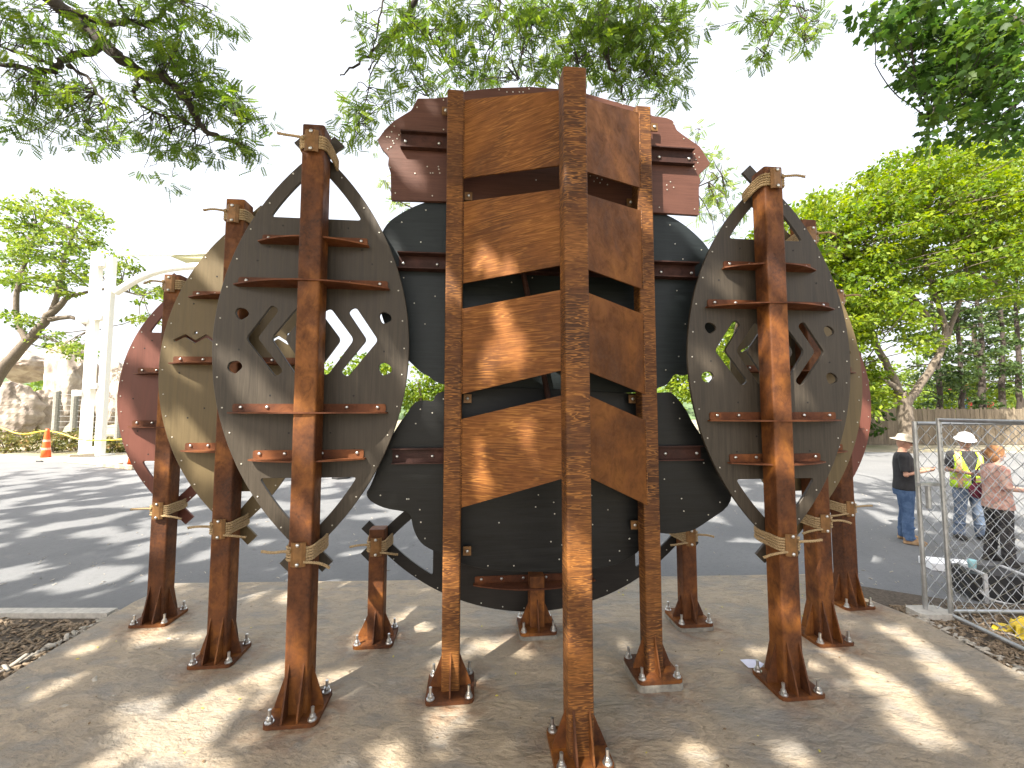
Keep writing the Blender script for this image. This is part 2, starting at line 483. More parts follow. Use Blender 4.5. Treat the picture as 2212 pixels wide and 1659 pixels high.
def resample(pts, step):
    pts = [Vector(p) for p in pts]; out = [pts[0]]; acc = 0.0
    for a, b in zip(pts[:-1], pts[1:]):
        L = (b - a).length; k = max(1, int(L / step))
        for i in range(1, k + 1): out.append(a + (b - a) * i / k)
    return out
def smooth_line(pts, it=2):
    for _ in range(it):
        q = [pts[0]]
        for a, b in zip(pts[:-1], pts[1:]):
            q += [a * .75 + b * .25, a * .25 + b * .75]
        q.append(pts[-1]); pts = q
    return pts
def rope_strands(mb, path, r=0.0060, off=0.0053, pitch=0.052):
    """three strands laid round each other along a path"""
    path = resample(path, 0.0085)
    m = len(path); T = []
    for i in range(m): T.append((path[min(i + 1, m - 1)] - path[max(i - 1, 0)]).normalized())
    a = T[0].orthogonal().normalized(); fr = []
    for i in range(m):
        a = (a - T[i] * a.dot(T[i])).normalized(); fr.append((a.copy(), T[i].cross(a)))
    s = 0.0; S = [0.0]
    for i in range(1, m): s += (path[i] - path[i - 1]).length; S.append(s)
    for k in range(3):
        pts = []
        for i in range(m):
            an = 2 * PI * (S[i] / pitch + k / 3)
            pts.append(path[i] + fr[i][0] * (off * math.cos(an)) + fr[i][1] * (off * math.sin(an)))
        mb.tube(pts, r, 5)
def lashing(root, zc, w, yb, mirror=1, turns=5, slant=0.05, seed=0):
    """rope wound round the post and the crossing arms, held by a folded steel clip"""
    h = w / 2 + 0.012; R = random.Random(seed)
    mb = MB(); loops = []
    for k in range(turns):
        z = zc + (k - (turns - 1) / 2) * 0.0195
        zb = z + slant + R.uniform(-.006, .006)
        p = [(-h, -h * .2, z), (-h * .95, -h, z), (0, -h - 0.004, z + R.uniform(-.002, .002)), (h * .95, -h, z), (h + .002, -h * .3, z + .01), (h + 0.022, yb * .55, (z + zb) / 2), (h + 0.02, yb, zb), (h * .5, yb + 0.018, zb + .004), (-h * .5, yb + 0.018, zb), (-h - 0.02, yb, zb), (-h - 0.012, yb * .5, (z + zb) / 2), (-h, -h * .2, z + .012)]
        loops.append(smooth_line([Vector((q[0] * mirror, q[1], q[2])) for q in p], 2))
    for L in loops: rope_strands(mb, L)
    z0 = zc + 0.02; tail = [(-h * .6, -h - .012, z0), (-h - 0.01, -h - .02, z0 + .004), (-h - 0.07, -h - .03, z0 + R.uniform(0, .012)), (-h - 0.135, -h - .03, z0 + R.uniform(-.03, .015))]
    rope_strands(mb, smooth_line([Vector((q[0] * mirror, q[1], q[2])) for q in tail], 2))
    z0 = zc - 0.058; tail = [(h * .3, -h - .012, z0 + .01), (h + 0.01, -h - .016, z0 + .004), (h + 0.05, -h + .01, z0 - .012), (h + 0.10, -h + .03, z0 - R.uniform(.02, .05))]
    if slant >= 0: rope_strands(mb, smooth_line([Vector((q[0] * mirror, q[1], q[2])) for q in tail], 2))
    rp = mb.build('rope', 'rope', root, True)
    cw, chh, y = 0.047, 0.078, -h - 0.026
    c = MB()
    prof = [(-cw, y + .012), (-cw * .55, y), (cw * .55, y), (cw, y + .012), (cw, y + .019), (cw * .55, y + .007), (-cw * .55, y + .007), (-cw, y + .019)]
    c.prism(prof, zc - chh, zc + chh, 'xy'); clip = c.build('clip', 'strap_steel', root)
    for dz in (-chh * .8, chh * .8): put('bolt', BOLT, clip, (0, y, zc + dz))
    return rp

# ================================================================== the leaf-shaped shields
def arc_pt(cx, R, ang): return (cx + R * math.cos(ang), R * math.sin(ang))
def shield_outline(a, b, w, ext):
    """two arcs that cross at the tips and run on as short stubs; (x, z) about the centre"""
    R = (a * a + b * b) / (2 * a); c = R - a
    ri = R - w
    def outer(z): return math.sqrt(R * R - z * z) - c           # right-hand outer edge x at height z
    def inner(z): return math.sqrt(max(ri * ri - z * z, 0)) - c
    # crossing of right outer with left inner : outer(z) = -inner(z)
    lo, hi = b * 0.6, b
    f = lambda z: outer(z) + inner(z)
    for _ in range(60):
        mid = (lo + hi) / 2
        if f(mid) > 0: lo = mid
        else: hi = mid
    zA = (lo + hi) / 2
    # stub: left arm goes on to the right beyond the tip
    zo = b + ext; zi = zo - 0.0
    pts = []
    N = 44
    for i in range(N + 1):                                     # right outer, bottom crossing -> top crossing
        z = -zA + 2 * zA * i / N; pts.append((outer(z), z))
    # left arm inner edge, mirrored, out to the stub end
    t = Vector((0.66, 0.75)).normalized()
    def stub(sx, sz):
        A = Vector((outer(zA), zA)); T = Vector((0, b))
        d = Vector((A.y and 1 * 0.70, 0.72)).normalized()
        e1 = A + d * ext; e2 = T + d * (ext - (A - T).dot(d) * -1)
        e2 = T + d * ((e1 - T).dot(d))
        return [(sx * p.x, sz * p.y) for p in (e1, e2)]
    s = stub(1, 1); pts += [s[0], s[1], (0, b)]
    s = stub(-1, 1); pts += [s[1], s[0]]
    for i in range(N + 1):
        z = zA - 2 * zA * i / N; pts.append((-outer(z), z))
    s = stub(-1, -1); pts += [s[0], s[1], (0, -b)]
    s = stub(1, -1); pts += [s[1], s[0]]
    return pts, outer, inner
def round_poly(poly, r, n=4):
    out = []
    for i in range(len(poly)):
        p0, p, p1 = Vector(poly[i - 1]), Vector(poly[i]), Vector(poly[(i + 1) % len(poly)])
        d0, d1 = (p0 - p), (p1 - p)
        k = min(r, d0.length * .45, d1.length * .45)
        a, b = p + d0.normalized() * k, p + d1.normalized() * k
        for j in range(n + 1):
            t = j / n; q = a * (1 - t) ** 2 + p * 2 * t * (1 - t) + b * t * t
            out.append((q.x, q.y))
    return out
def window_hole(inner, z0, z1sign, zin, margin=0.0, xmax=None):
    """triangular opening between the arms: flat edge at z0, apex towards the tip"""
    ztip = None
    lo, hi = 0, 3.0
    for _ in range(50):
        mid = (lo + hi) / 2
        if inner(mid) > 0.004: lo = mid
        else: hi = mid
    ztip = lo
    xs = min(inner(abs(z0)), xmax) if xmax else inner(abs(z0))
    L = [(xs, abs(z0))]
    for i in range(1, 10):
        z = abs(z0) + (ztip - abs(z0)) * i / 10; L.append((min(xs * (ztip - z) / (ztip - abs(z0)), inner(z)) if xmax else inner(z), z))
    L.append((0.0, ztip))
    poly = L + [(-x, z) for x, z in reversed(L[:-1])]
    # round the two lower corners
    s = 1 if z1sign > 0 else -1
    poly = [(x, s * z) for x, z in poly]
    c0, c1 = poly[0], poly[-1]
    r = 0.03
    def corner(prev, p, nxt):
        p0, p, p1 = Vector(prev), Vector(p), Vector(nxt); a = p + (p0 - p).normalized() * r; b = p + (p1 - p).normalized() * r
        return [tuple(a * (1 - t) ** 2 + p * 2 * t * (1 - t) + b * t * t) for t in (0, .25, .5, .75, 1)]
    poly = corner(c1, c0, poly[1]) + poly[1:-1] + corner(poly[-2], c1, c0)
    return poly
def band(center, w):
    """a slot of width w along a polyline, rounded ends"""
    P = [Vector(p) for p in center]; L, Rr = [], []
    for i, p in enumerate(P):
        if i == 0: n = (P[1] - P[0]).normalized(); n = Vector((-n.y, n.x)); k = 1
        elif i == len(P) - 1: n = (P[-1] - P[-2]).normalized(); n = Vector((-n.y, n.x)); k = 1
        else:
            n0 = (P[i] - P[i - 1]).normalized(); n1 = (P[i + 1] - P[i]).normalized()
            n = Vector((-(n0.y + n1.y), n0.x + n1.x)).normalized(); k = 1 / max(.4, n.dot(Vector((-n0.y, n0.x))))
        L.append(p + n * w / 2 * k); Rr.append(p - n * w / 2 * k)
    poly = L + list(reversed(Rr))
    return round_poly([tuple(p) for p in poly], w * .45, 4)
def blob(x, z, r, seed):
    R = random.Random(seed); ph = R.random() * 6
    return [(x + r * (1 + .12 * math.cos(2 * t + ph) + .05 * math.cos(3 * t)) * math.cos(t), z + r * (1 + .1 * math.sin(3 * t + ph)) * math.sin(t)) for t in [2 * PI * i / 20 for i in range(20)]]
CHEV = []
for s in (-1, 1):
    CHEV.append(band([(s * .085, .27), (s * .245, .055), (s * .075, -.195)], .076))
    CHEV.append(band([(s * .27, .285), (s * .425, .055), (s * .225, -.205)], .066))
HOLES_L = [blob(-.50, .235, .042, 1), blob(-.535, -.155, .045, 2), blob(.515, .225, .042, 3), blob(.52, -.16, .046, 4)]
def zig():
    h = []
    for s in (-1, 1):
        h.append(band([(s * .56, .25), (s * .47, .30), (s * .385, .245), (s * .30, .30), (s * .22, .245)], .022))
        h.append(blob(s * .385, .325, .013, 5))
    return h
def screws(parent, pts, y, r=0.0058, name='screw'):
    b = MB()
    for x, z in pts:
        b.tube([(x, y, z), (x, y - .0035, z), (x, y - .0045, z)], [r, r, r * .5], 7)
    return stuffpart(b.build(name, 'screw_head', parent))
def pilot_holes(parent, pts, y):
    b = MB()
    for x, z in pts: b.tube([(x, y + .002, z), (x, y - .0012, z)], .0075, 7)
    return stuffpart(b.build('pilot_hole', 'hole_dark', parent))
def shelf(root, z, ws, depth, yb, rot90=False, xshift=0.0, bolts=5):
    """angle-iron shelf: bolted flange and a bow-fronted ledge that the post passes through"""
    b = MB(); h = ws / 2; fh = 0.060; t = 0.009
    fl = round_poly([(-h, z), (h, z), (h, z + fh), (-h, z + fh)], 0.016, 3)
    b.prism([(x + xshift, q) for x, q in fl], yb - t, yb - 0.0005, 'xz')
    N = 24; e = h + 0.014
    front = [(-e + 2 * e * i / N, yb - 0.045 - (depth - 0.045) * (1 - ((-1 + 2 * i / N) ** 2))) for i in range(N + 1)]
    poly = front + [(e, yb - .001), (-e, yb - .001)]
    b.prism([(x + xshift, y) for x, y in poly], z - 0.0095, z + 0.001, 'xy')
    s = b.build('shelf', 'corten_shelf', root)
    xs = {5: (-.93, -.58, .12, .5, .93), 4: (-.92, -.45, .25, .92), 6: (-.93, -.58, -.2, .2, .58, .93)}[bolts]
    for k in xs: put('bolt', BOLT, s, (k * (h - 0.006) * 0.97 + xshift, yb - t, z + fh * .58))
    return s
PW = 0.152
def shield_stand(loc, label, zc, a, b, ztop, mat, holes, shelves, ztie, mirror=1, win=(0.965, 0.95), winx=None, dx=0.0, yb=0.116, grp='leaf-shaped shields on rusty posts', w=0.098):
    root = thing('shield_stand', label, 'sculpture', (loc[0], loc[1], 0), PHI, grp)
    p = put('post', post_mesh(PW, 0.02, ztop, 'corten_post'), root)
    base_pieces(p, PW / 2, 0.335, (2, 0.33, 0.085))
    out, outer, inner = shield_outline(a, b, w, 0.155)
    hs = list(holes)
    hs.append(window_hole(inner, win[0], 1, 0, xmax=winx)); hs.append(window_hole(inner, win[1], -1, 0, xmax=winx))
    tr = lambda poly: [(x + dx, z + zc) for x, z in poly]
    sh = sheet('shield', tr(out), [tr(h) for h in hs], yb, 0.024, mat, root)
    R = (a * a + b * b) / (2 * a)
    pts = []
    for i in range(13):
        z = -b * .86 + 1.72 * b * i / 12
        for s in (-1, 1): pts.append((s * (outer(z) - 0.035) + dx + random.uniform(-.004, .004), z + zc + random.uniform(-.02, .02)))
    screws(sh, pts, yb, .0058)
    pts = [(sx * x * a + dx + random.uniform(-.01, .01), zc + z * b) for x, z in ((.33, .60), (.48, .49), (.60, .42), (.22, .30), (.74, -.02), (.42, -.24), (.63, -.30), (.2, -.42), (.44, -.50)) for sx in (-1, 1)]
    pilot_holes(sh, pts, yb)
    for (z, ws, dep, nb) in shelves: shelf(root, z, ws, dep, yb, xshift=dx, bolts=nb)
    for k, z in enumerate(ztie): lashing(root, z, PW, yb + 0.035, mirror, slant=(-.05 if k == 0 else .03), seed=hash((round(loc[0] * 10), k)) % 1000)
    return root
stands = []
stands.append(shield_stand((-1.42, 2.884), 'nearest dark umber shield on the left, chevron slots either side of its post', 2.466, .692, 1.50, 4.03, 'board_umber', CHEV + HOLES_L,
    [(3.23, .75, .172, 4), (2.907, 1.06, .208, 5), (1.986, 1.065, .208, 5), (1.655, .765, .18, 4)], (3.89, 1.05), 1, dx=-.03))
stands.append(shield_stand((-2.37, 3.486), 'tan shield on the left with zigzag slots, between the dark one and the red one', 2.35, .67, 1.385, 3.80, 'board_tan', zig(),
    [(2.985, .84, .19, 5), (2.405, 1.10, .208, 5), (1.66, .84, .19, 5)], (3.66, 1.045), 1, win=(1.07, 1.05), winx=.165))
stands.append(shield_stand((-3.384, 4.09), 'reddish brown shield farthest to the left, half hidden behind the tan one', 2.14, .585, 1.165, 3.345, 'board_red', [],
    [(2.37, .80, .20, 5), (1.838, .85, .20, 5)], (3.24, 1.045), 1, win=(.655, .65)))
stands.append(shield_stand((2.008, 3.141), 'nearest dark umber shield on the right, chevron slots either side of its post', 2.415, .692, 1.475, 3.875, 'board_umber', CHEV + HOLES_L,
    [(3.13, .75, .172, 4), (2.815, 1.04, .208, 5), (1.925, 1.06, .208, 5), (1.60, .76, .18, 4)], (3.765, 1.03), -1, dx=.065))
stands.append(shield_stand((2.742, 3.783), 'tan shield on the right mostly hidden behind the dark one', 2.30, .67, 1.385, 3.76, 'board_tan', zig(),
    [(2.94, .84, .19, 5), (2.36, 1.10, .208, 5), (1.62, .84, .19, 5)], (3.6, 1.01), -1, win=(1.07, 1.05), winx=.165, dx=-.02))
stands.append(shield_stand((3.489, 4.425), 'reddish brown shield farthest to the right, only its right rim showing', 2.10, .585, 1.165, 3.3, 'board_red', [],
    [(2.33, .80, .20, 5), (1.80, .85, .20, 5)], (3.2, .985), -1, win=(.655, .65), dx=-.06))

# ------------------------------------------------------------------ the shield lying on its side, low at the back, on three short posts
def low_shield():
    root = thing('low_shield_stand', 'dark shield laid sideways on three short posts behind the columns', 'sculpture', (0.2215, 3.886, 0), PHI)
    def loc(P):
        d = Vector((P[0] - 0.2215, P[1] - 3.886)); return (d.x * math.cos(PHI) + d.y * math.sin(PHI), -d.x * math.sin(PHI) + d.y * math.cos(PHI))
    yb = 0.10; zc = 0.81
    out, outer, inner = shield_outline(.692, 1.5, .098, 0.155)
    hs = [window_hole(inner, .965, 1, 0), window_hole(inner, .965, -1, 0)]
    tr = lambda poly: [(z + .02, x + zc) for x, z in poly]
    sh = sheet('shield', tr(out), [tr(h) for h in hs], yb, 0.024, 'board_soot', root)
    pts = []
    for i in range(14):
        z = -1.3 + 2.6 * i / 13; pts.append((z, -(outer(z) - .035) + zc))
    screws(sh, pts, yb)
    for P, zt in (((-1.193, 3.783), .955), ((0.2215, 3.886), .50), ((1.666, 3.997), .97)):
        l = loc(P)
        p = put('post', post_mesh(.136, .02, zt, 'corten_post'), root, (l[0], 0.0, 0))
        base_pieces(p, .068, .33, (1, .25, .085), pad=0.0 if P[0] < 0 else 0.035)
    for P, mr in (((-1.193, 3.783), 1), ((1.666, 3.997), -1)):
        l = loc(P)
        e = lashing(root, .815, .136, yb + .05, mr, slant=.02, seed=int(P[0] * 7))
        e.location = (l[0], 0, 0)
        for ch in list(root.children):
            if ch.name.startswith('clip') and ch.location.x == 0 and 'done' not in ch: ch.location = (l[0], 0, 0); ch['done'] = 1
    for ch in root.children:
        if 'done' in ch: del ch['done']
    shelf(root, .40, 1.12, .19, yb, bolts=6)
low_shield()

# ================================================================== the central piece
CC = (0.305, 3.16)
def PCn(n): return (CC[0] - math.sin(PHI) * n, CC[1] + math.cos(PHI) * n)
def tr_px(pts, n): return [onplane(x, y, PCn(n)) for x, y in pts]
def to_local(x, y):
    dx, dy = x - CC[0], y - CC[1]
    return (dx * math.cos(PHI) + dy * math.sin(PHI), -dx * math.sin(PHI) + dy * math.cos(PHI))
cs = thing('column_sculpture', 'tall central piece of three rusty columns with chevron plates over dark cut-out boards', 'sculpture', (CC[0], CC[1], 0), PHI)
def column(P, w, zt, fins, pad):
    l = to_local(*P)
    p = put('column', post_mesh(w, .02, zt, 'corten_column'), cs, (l[0], l[1], 0))
    base_pieces(p, w / 2, .335, fins, pad=pad)
    return p
colL = column((-0.441, 3.094), .127, 4.47, (1, .27, .085), 0.0)
colC = column((0.392, 2.555), .152, 4.172, (2, .27, .085), 0.0)
colR = column((1.0515, 3.227), .127, 4.44, (1, .27, .085), 0.05)

# chevron plates
ZL = [4.402, 3.777, 3.587, 2.954, 2.76, 2.12, 1.935, 1.291]
ZC = [4.16, 3.637, 3.473, 2.956, 2.791, 2.262, 2.10, 1.57]
ZR = [4.384, 3.763, 3.574, 2.945, 2.745, 2.124, 1.922, 1.285]
def plate(A, B, za, zb, name, mat):
    """steel plate between two vertical edges; za, zb = (bottom, top)"""
    A, B = Vector(to_local(*A)), Vector(to_local(*B)); d = (B - A).normalized(); n = Vector((-d.y, d.x)) * 0.012
    V = []
    for off in (Vector((0, 0)), n):
        for P, zz in ((A, za), (B, zb)):
            for z in zz: V.append((P.x + off.x, P.y + off.y, z))
    F = [(0, 2, 3, 1), (4, 5, 7, 6), (0, 1, 5, 4), (2, 6, 7, 3), (1, 3, 7, 5), (0, 4, 6, 2)]
    # weld bead down each end
    b = MB(); b.add(V, F)
    o = b.build(name, mat, cs)
    for P, zz in ((A, za), (B, zb)):
        w = MB()
        pts = [Vector((P.x + random.uniform(-.0015, .0015), P.y - 0.002, zz[0] + (zz[1] - zz[0]) * i / 24)) for i in range(25)]
        w.tube(pts, [0.006 + random.uniform(-.0015, .002) for _ in pts], 6)
        w.build('weld_bead', 'corten_column', o, True)
for k in range(4):
    i = 2 * k
    plate((-.372, 3.05), (.338, 2.655), (ZL[i + 1], ZL[i]), (ZC[i + 1], ZC[i]), 'chevron_plate', 'corten_plate')
    f = 0.13
    ex = lambda a, b: a - (b - a) * f
    plate((ex(.506, 1.022), ex(2.72, 3.165)), (1.022, 3.165), (ex(ZC[i + 1] - .006, ZR[i + 1]), ex(ZC[i] - .002, ZR[i])), (ZR[i + 1], ZR[i]), 'chevron_plate', 'corten_smooth')

# cut-out boards behind the columns
brown = [(973.8, 208), (935.8, 212), (901.8, 212), (893.8, 228), (887.8, 238), (851.8, 260), (831.8, 279), (815, 302), (823.8, 320), (839.8, 338), (837.8, 356), (843.8, 374), (844.6, 432),
         (969.8, 435), (1110, 441), (1260, 449), (1431.8, 460), (1510.6, 465), (1510.2, 404), (1514, 390), (1509.8, 378), (1535, 354), (1511.8, 316), (1471.8, 288), (1461.8, 280), (1453.8, 260), (1439.8, 254), (1411, 250),
         (1375.8, 232), (1323.8, 218), (1267.8, 202), (1211.8, 192), (1147.8, 187), (1075.8, 189), (1007.8, 196)]
teal = [(1431, 459), (1469.8, 478), (1503.8, 506), (1531.8, 536), (1552, 580), (1562, 640), (1560, 700), (1545, 760), (1512, 800), (1480, 812), (1457, 806), (1447, 826), (1432, 836), (1380, 848), (1300, 850), (1180, 850), (1060, 848), (1000, 842), (964, 833), (935, 822), (928, 813), (911, 806), (892, 788), (862, 760), (835, 715), (818, 660), (810, 600), (812, 540), (829.8, 486), (867.8, 458), (915.8, 436), (985, 420), (1100, 410), (1260, 420), (1370, 440)]
black = [(964, 844), (942, 849), (936, 868), (919, 864), (899, 867), (888, 878), (880, 892), (862, 915), (836, 960), (812, 1020), (800, 1050), (790, 1066), (797, 1080), (812, 1090), (835, 1099), (860, 1103), (883, 1107), (889, 1122), (892, 1140), (900, 1160), (912, 1176), (930, 1187), (957, 1199), (985, 1216), (1060, 1232), (1143, 1236), (1240, 1234), (1330, 1222), (1370, 1200), (1392, 1178), (1415, 1150), (1448, 1154), (1491, 1148), (1507, 1141), (1541, 1118), (1569, 1099), (1582, 1076), (1580, 1040), (1560, 1000), (1530, 960), (1500, 920), (1480, 880), (1455, 850), (1441, 846), (1390, 852), (1180, 838), (1010, 838)]
b1 = sheet('face_board', tr_px(round_poly(brown, 3, 3), .115), [], .115, .032, 'board_brown', cs); tag(b1, 'reddish brown board at the top')
b2 = sheet('face_board', tr_px(chaikin(teal, 2), .152), [], .152, .032, 'board_teal', cs); tag(b2, 'dark slate board with rounded shoulders')
b3 = sheet('face_board', tr_px(chaikin(black, 1), .122), [], .122, .028, 'board_black', cs); tag(b3, 'black wood-grained board at the bottom')
scr1 = [(1078, 194), (1095, 199), (1108, 199), (1122, 199), (1130, 199), (1143, 192), (901, 232), (958, 216), (958, 280), (852, 273), (846, 285), (842, 297), (849, 305), (836, 296), (851, 310), (845, 318), (838, 322), (862, 292), (858, 300), (867, 288), (843, 362), (897, 375), (923, 360), (930, 374), (935, 374), (947, 360), (950, 374), (948, 366), (967, 378), (854, 417), (934, 423), (1455, 268), (1338, 222), (1345, 226), (1477, 300), (1495, 322), (1503, 345), (1500, 333), (1507, 352), (1510, 340), (1498, 360), (1502, 366), (1440, 400), (1448, 393), (1455, 405), (1441, 410), (1500, 452), (1424, 448), (1158, 389), (1212, 385), (1275, 380), (1290, 385), (1300, 388), (1283, 392), (1296, 395), (1312, 399)]
scr2 = [(920, 454), (868, 480), (909, 523), (895, 655), (982, 530), (918, 700), (872, 600), (940, 640), (880, 700), (1447, 486), (1458, 527), (1515, 540), (1462, 628), (1466, 770), (1438, 799), (1465, 847), (1480, 700), (1105, 610), (1215, 610), (1150, 600), (1475, 560)]
scr3 = [(908, 884), (934, 892), (898, 915), (958, 862), (822, 1070), (879, 1078), (907, 1101), (918, 1163), (883, 1078), (909, 1128), (1078, 1129), (1163, 1069), (1196, 1085), (1157, 1095), (1198, 1110), (1190, 1170), (1214, 1177), (1208, 1208), (1110, 1222), (1054, 1222), (1313, 1101), (1280, 1133), (1360, 1163), (1338, 1190), (1317, 1211), (1276, 1207), (1359, 1164), (1278, 1070), (1435, 1035), (1472, 1077), (1477, 1104), (1530, 1112), (1555, 1085), (1468, 904), (1455, 870), (1432, 990), (1520, 1000)]
screws(b1, tr_px(scr1, .115), .115, .0055); screws(b2, tr_px(scr2, .152), .152, .0055); screws(b3, tr_px(scr3, .122), .122, .0055)

plain('paint_drip', (0.75, 0.72, 0.66), 0.5)
# channel beams across the boards, flanges towards the viewer
def channel(pxl, pyl, pxr, pyr, y1, n, hgt):
    ul, zl = onplane(pxl, pyl, PCn(n)); ur, zr = onplane(pxr, pyr, PCn(n)); z = (zl + zr) / 2
    b = MB(); d = y1 - 0.066; t = 0.009; h = hgt / 2
    # C section with the web on the board
    prof = [(y1 - t, z - h), (y1 - .0005, z - h), (y1 - .0005, z + h), (y1 - t, z + h)]
    b.prism(prof, ul, ur, 'yz')
    for s in (-1, 1):
        zz = z + s * (h - t / 2); b.prism([(0.066, zz - t / 2 + .0008 * s), (y1 - t + .001, zz - t / 2 + .0008 * s), (y1 - t + .001, zz + t / 2 + .0008 * s), (0.066, zz + t / 2 + .0008 * s)], ul, ur, 'yz')
    o = b.build('channel_beam', 'corten_dark', cs)
    for u in (ul + .035, ul + .30, ur - .035, ur - .30): put('bolt', BOLT, o, (u, y1 - t, z - .005))
channel(866, 304, 1497, 341, .1145, .1, .135)
channel(861, 566, 1503, 588, .1515, .13, .13)
channel(847, 983, 1515, 980, .1215, .1, .115)
# small bolted lugs on the column flanks
def lug(px, py, side):
    u, z = onplane(px, py, PCn(.07)); b = MB(); b.box((u, .072, z), (.06, .012, .066)); o = b.build('lug', 'strap_steel', cs)
    put('bolt', BOLT, o, (u, .066, z))
for a in ((963, 240, 0), (1012, 424, 0), (1362, 438, 0), (1010, 861, 0), (1366, 862, 0), (1009, 1190, 0), (1371, 1134, 0), (1413, 275, 0)): lug(*a)
u, zz = onplane(1418, 985, PCn(-.066)); b = MB(); b.prism([(u - .004, zz + .05), (u + .004, zz + .055), (u + .006, zz + .02), (u + .003, zz - .03), (u, zz - .07), (u - .003, zz - .02), (u - .007, zz + .02)], -.0655, -.062, 'xz'); b.build('paint_drip', 'paint_drip', cs)
# diagonal brace that shows through the gaps
b = MB(); pa = onplane(1130, 590, PCn(.105)); pb = onplane(1165, 870, PCn(.08))
b.tube([(pa[0], .10, pa[1]), (pb[0] + .10, .08, pb[1] - .1)], .022, 8); b.build('brace', 'corten_dark', cs)

# ================================================================== trees
def leaf_mat(name, stops, trans=0.45, rough=0.5, tcol=1.5):
    m = bpy.data.materials.new(name); m.use_nodes = True; nt = m.node_tree; nt.nodes.clear()
    out = nd(nt, 'ShaderNodeOutputMaterial')
    at = nd(nt, 'ShaderNodeAttribute', attribute_name='rnd')
    colr = ramp(nt, at.outputs['Fac'], stops)
    p = nd(nt, 'ShaderNodeBsdfPrincipled'); p.inputs['Roughness'].default_value = rough; p.inputs['Specular IOR Level'].default_value = 0.25
    t = nd(nt, 'ShaderNodeBsdfTranslucent')
    nt.links.new(colr, p.inputs['Base Color'])
    hs = nd(nt, 'ShaderNodeHueSaturation'); hs.inputs['Saturation'].default_value = 1.12; hs.inputs['Value'].default_value = tcol; hs.inputs['Hue'].default_value = 0.49
    nt.links.new(colr, hs.inputs['Color']); nt.links.new(hs.outputs[0], t.inputs['Color'])
    mx = nd(nt, 'ShaderNodeMixShader'); mx.inputs[0].default_value = trans
    nt.links.new(p.outputs[0], mx.inputs[1]); nt.links.new(t.outputs[0], mx.inputs[2]); nt.links.new(mx.outputs[0], out.inputs[0])
    M[name] = m
leaf_mat('leaf_locust', [(0.0, (0.036, 0.072, 0.013)), (0.5, (0.075, 0.130, 0.021)), (1.0, (0.145, 0.205, 0.030))], 0.56)
leaf_mat('leaf_maple', [(0.0, (0.022, 0.055, 0.012)), (0.6, (0.045, 0.095, 0.018)), (1.0, (0.085, 0.140, 0.024))], 0.5)
leaf_mat('leaf_bright', [(0.0, (0.060, 0.120, 0.014)), (0.5, (0.125, 0.190, 0.018)), (1.0, (0.215, 0.270, 0.026))], 0.45)
leaf_mat('leaf_far', [(0.0, (0.070, 0.125, 0.024)), (0.5, (0.130, 0.200, 0.034)), (1.0, (0.215, 0.270, 0.05))], 0.45)
leaf_mat('leaf_pine', [(0.0, (0.026, 0.050, 0.016)), (0.6, (0.048, 0.085, 0.024)), (1.0, (0.085, 0.125, 0.032))], 0.3)
leaf_mat('leaf_shrub', [(0.0, (0.06, 0.07, 0.022)), (0.5, (0.12, 0.125, 0.035)), (0.8, (0.20, 0.16, 0.06)), (1.0, (0.26, 0.17, 0.09))], 0.35)
def bark(name, a, b):
    m, nt, p = new_mat(name); v = coords(nt, (6, 6, 1.2))
    f = noise(nt, v, 6, 6, 0.7, 0.6)
    nt.links.new(ramp(nt, f, [(0.3, a), (0.7, b)]), p.inputs['Base Color']); p.inputs['Roughness'].default_value = 0.9
    bump(nt, p, f, 0.7, 0.03); M[name] = m
bark('bark_dark', (0.022, 0.017, 0.013), (0.055, 0.043, 0.034))
bark('bark_grey', (0.075, 0.060, 0.045), (0.20, 0.165, 0.125))

def t_frond(pairs=7, L=1.0):
    """a feathered leaf: small leaflets on both sides of a stalk, along +x, hanging a little"""
    V, F = [], []
    for i in range(pairs):
        x = 0.16 + 0.80 * i / (pairs - 1); dr = -0.10 * (x ** 2)
        for s in (-1, 1):
            ln = 0.27 * (1 - 0.35 * abs(x - .5)); w = 0.07
            n = len(V)
            V += [(x, 0, dr), (x + .06 + w, s * ln * .5, dr - .015), (x + .10, s * ln, dr - .05), (x + .02 - w * .6, s * ln * .5, dr - .015)]
            F.append((n, n + 1, n + 2, n + 3))
    n = len(V); V += [(0, -.008, 0), (1, -.004, -.1), (1, .004, -.1), (0, .008, 0)]; F.append((n, n + 1, n + 2, n + 3))
    return np.array(V) * L, np.array(F)
def t_maple():
    V = [(0, 0, 0)]; F = []
    ang = [0, 30, 52, 82, 108, 150, 180, 210, 252, 278, 308, 330]
    tips = [(0, 1.0), (55, .88), (115, .55), (245, .55), (305, .88)]
    ring = []
    for k, (a, r) in enumerate(tips):
        a0 = tips[k - 1][0] - (360 if k == 0 else 0); am = math.radians((a0 + a) / 2)
        ring.append((.30 * math.cos(am), .30 * math.sin(am), -.02)); ring.append((r * .55 * math.cos(math.radians(a)), r * .55 * math.sin(math.radians(a)), -.09 * r))
    V += ring; n = len(ring)
    for k in range(0, n, 2): F.append((0, 1 + k, 1 + k + 1, 1 + (k + 2) % n))
    return np.array(V), np.array(F)
def t_leaf():
    return np.array([(-.5, 0, 0), (0, -.27, .04), (.5, 0, -.06), (0, .27, .04)]), np.array([(0, 1, 2, 3)])
def norm(a): return a / np.maximum(np.linalg.norm(a, axis=1, keepdims=True), 1e-9)
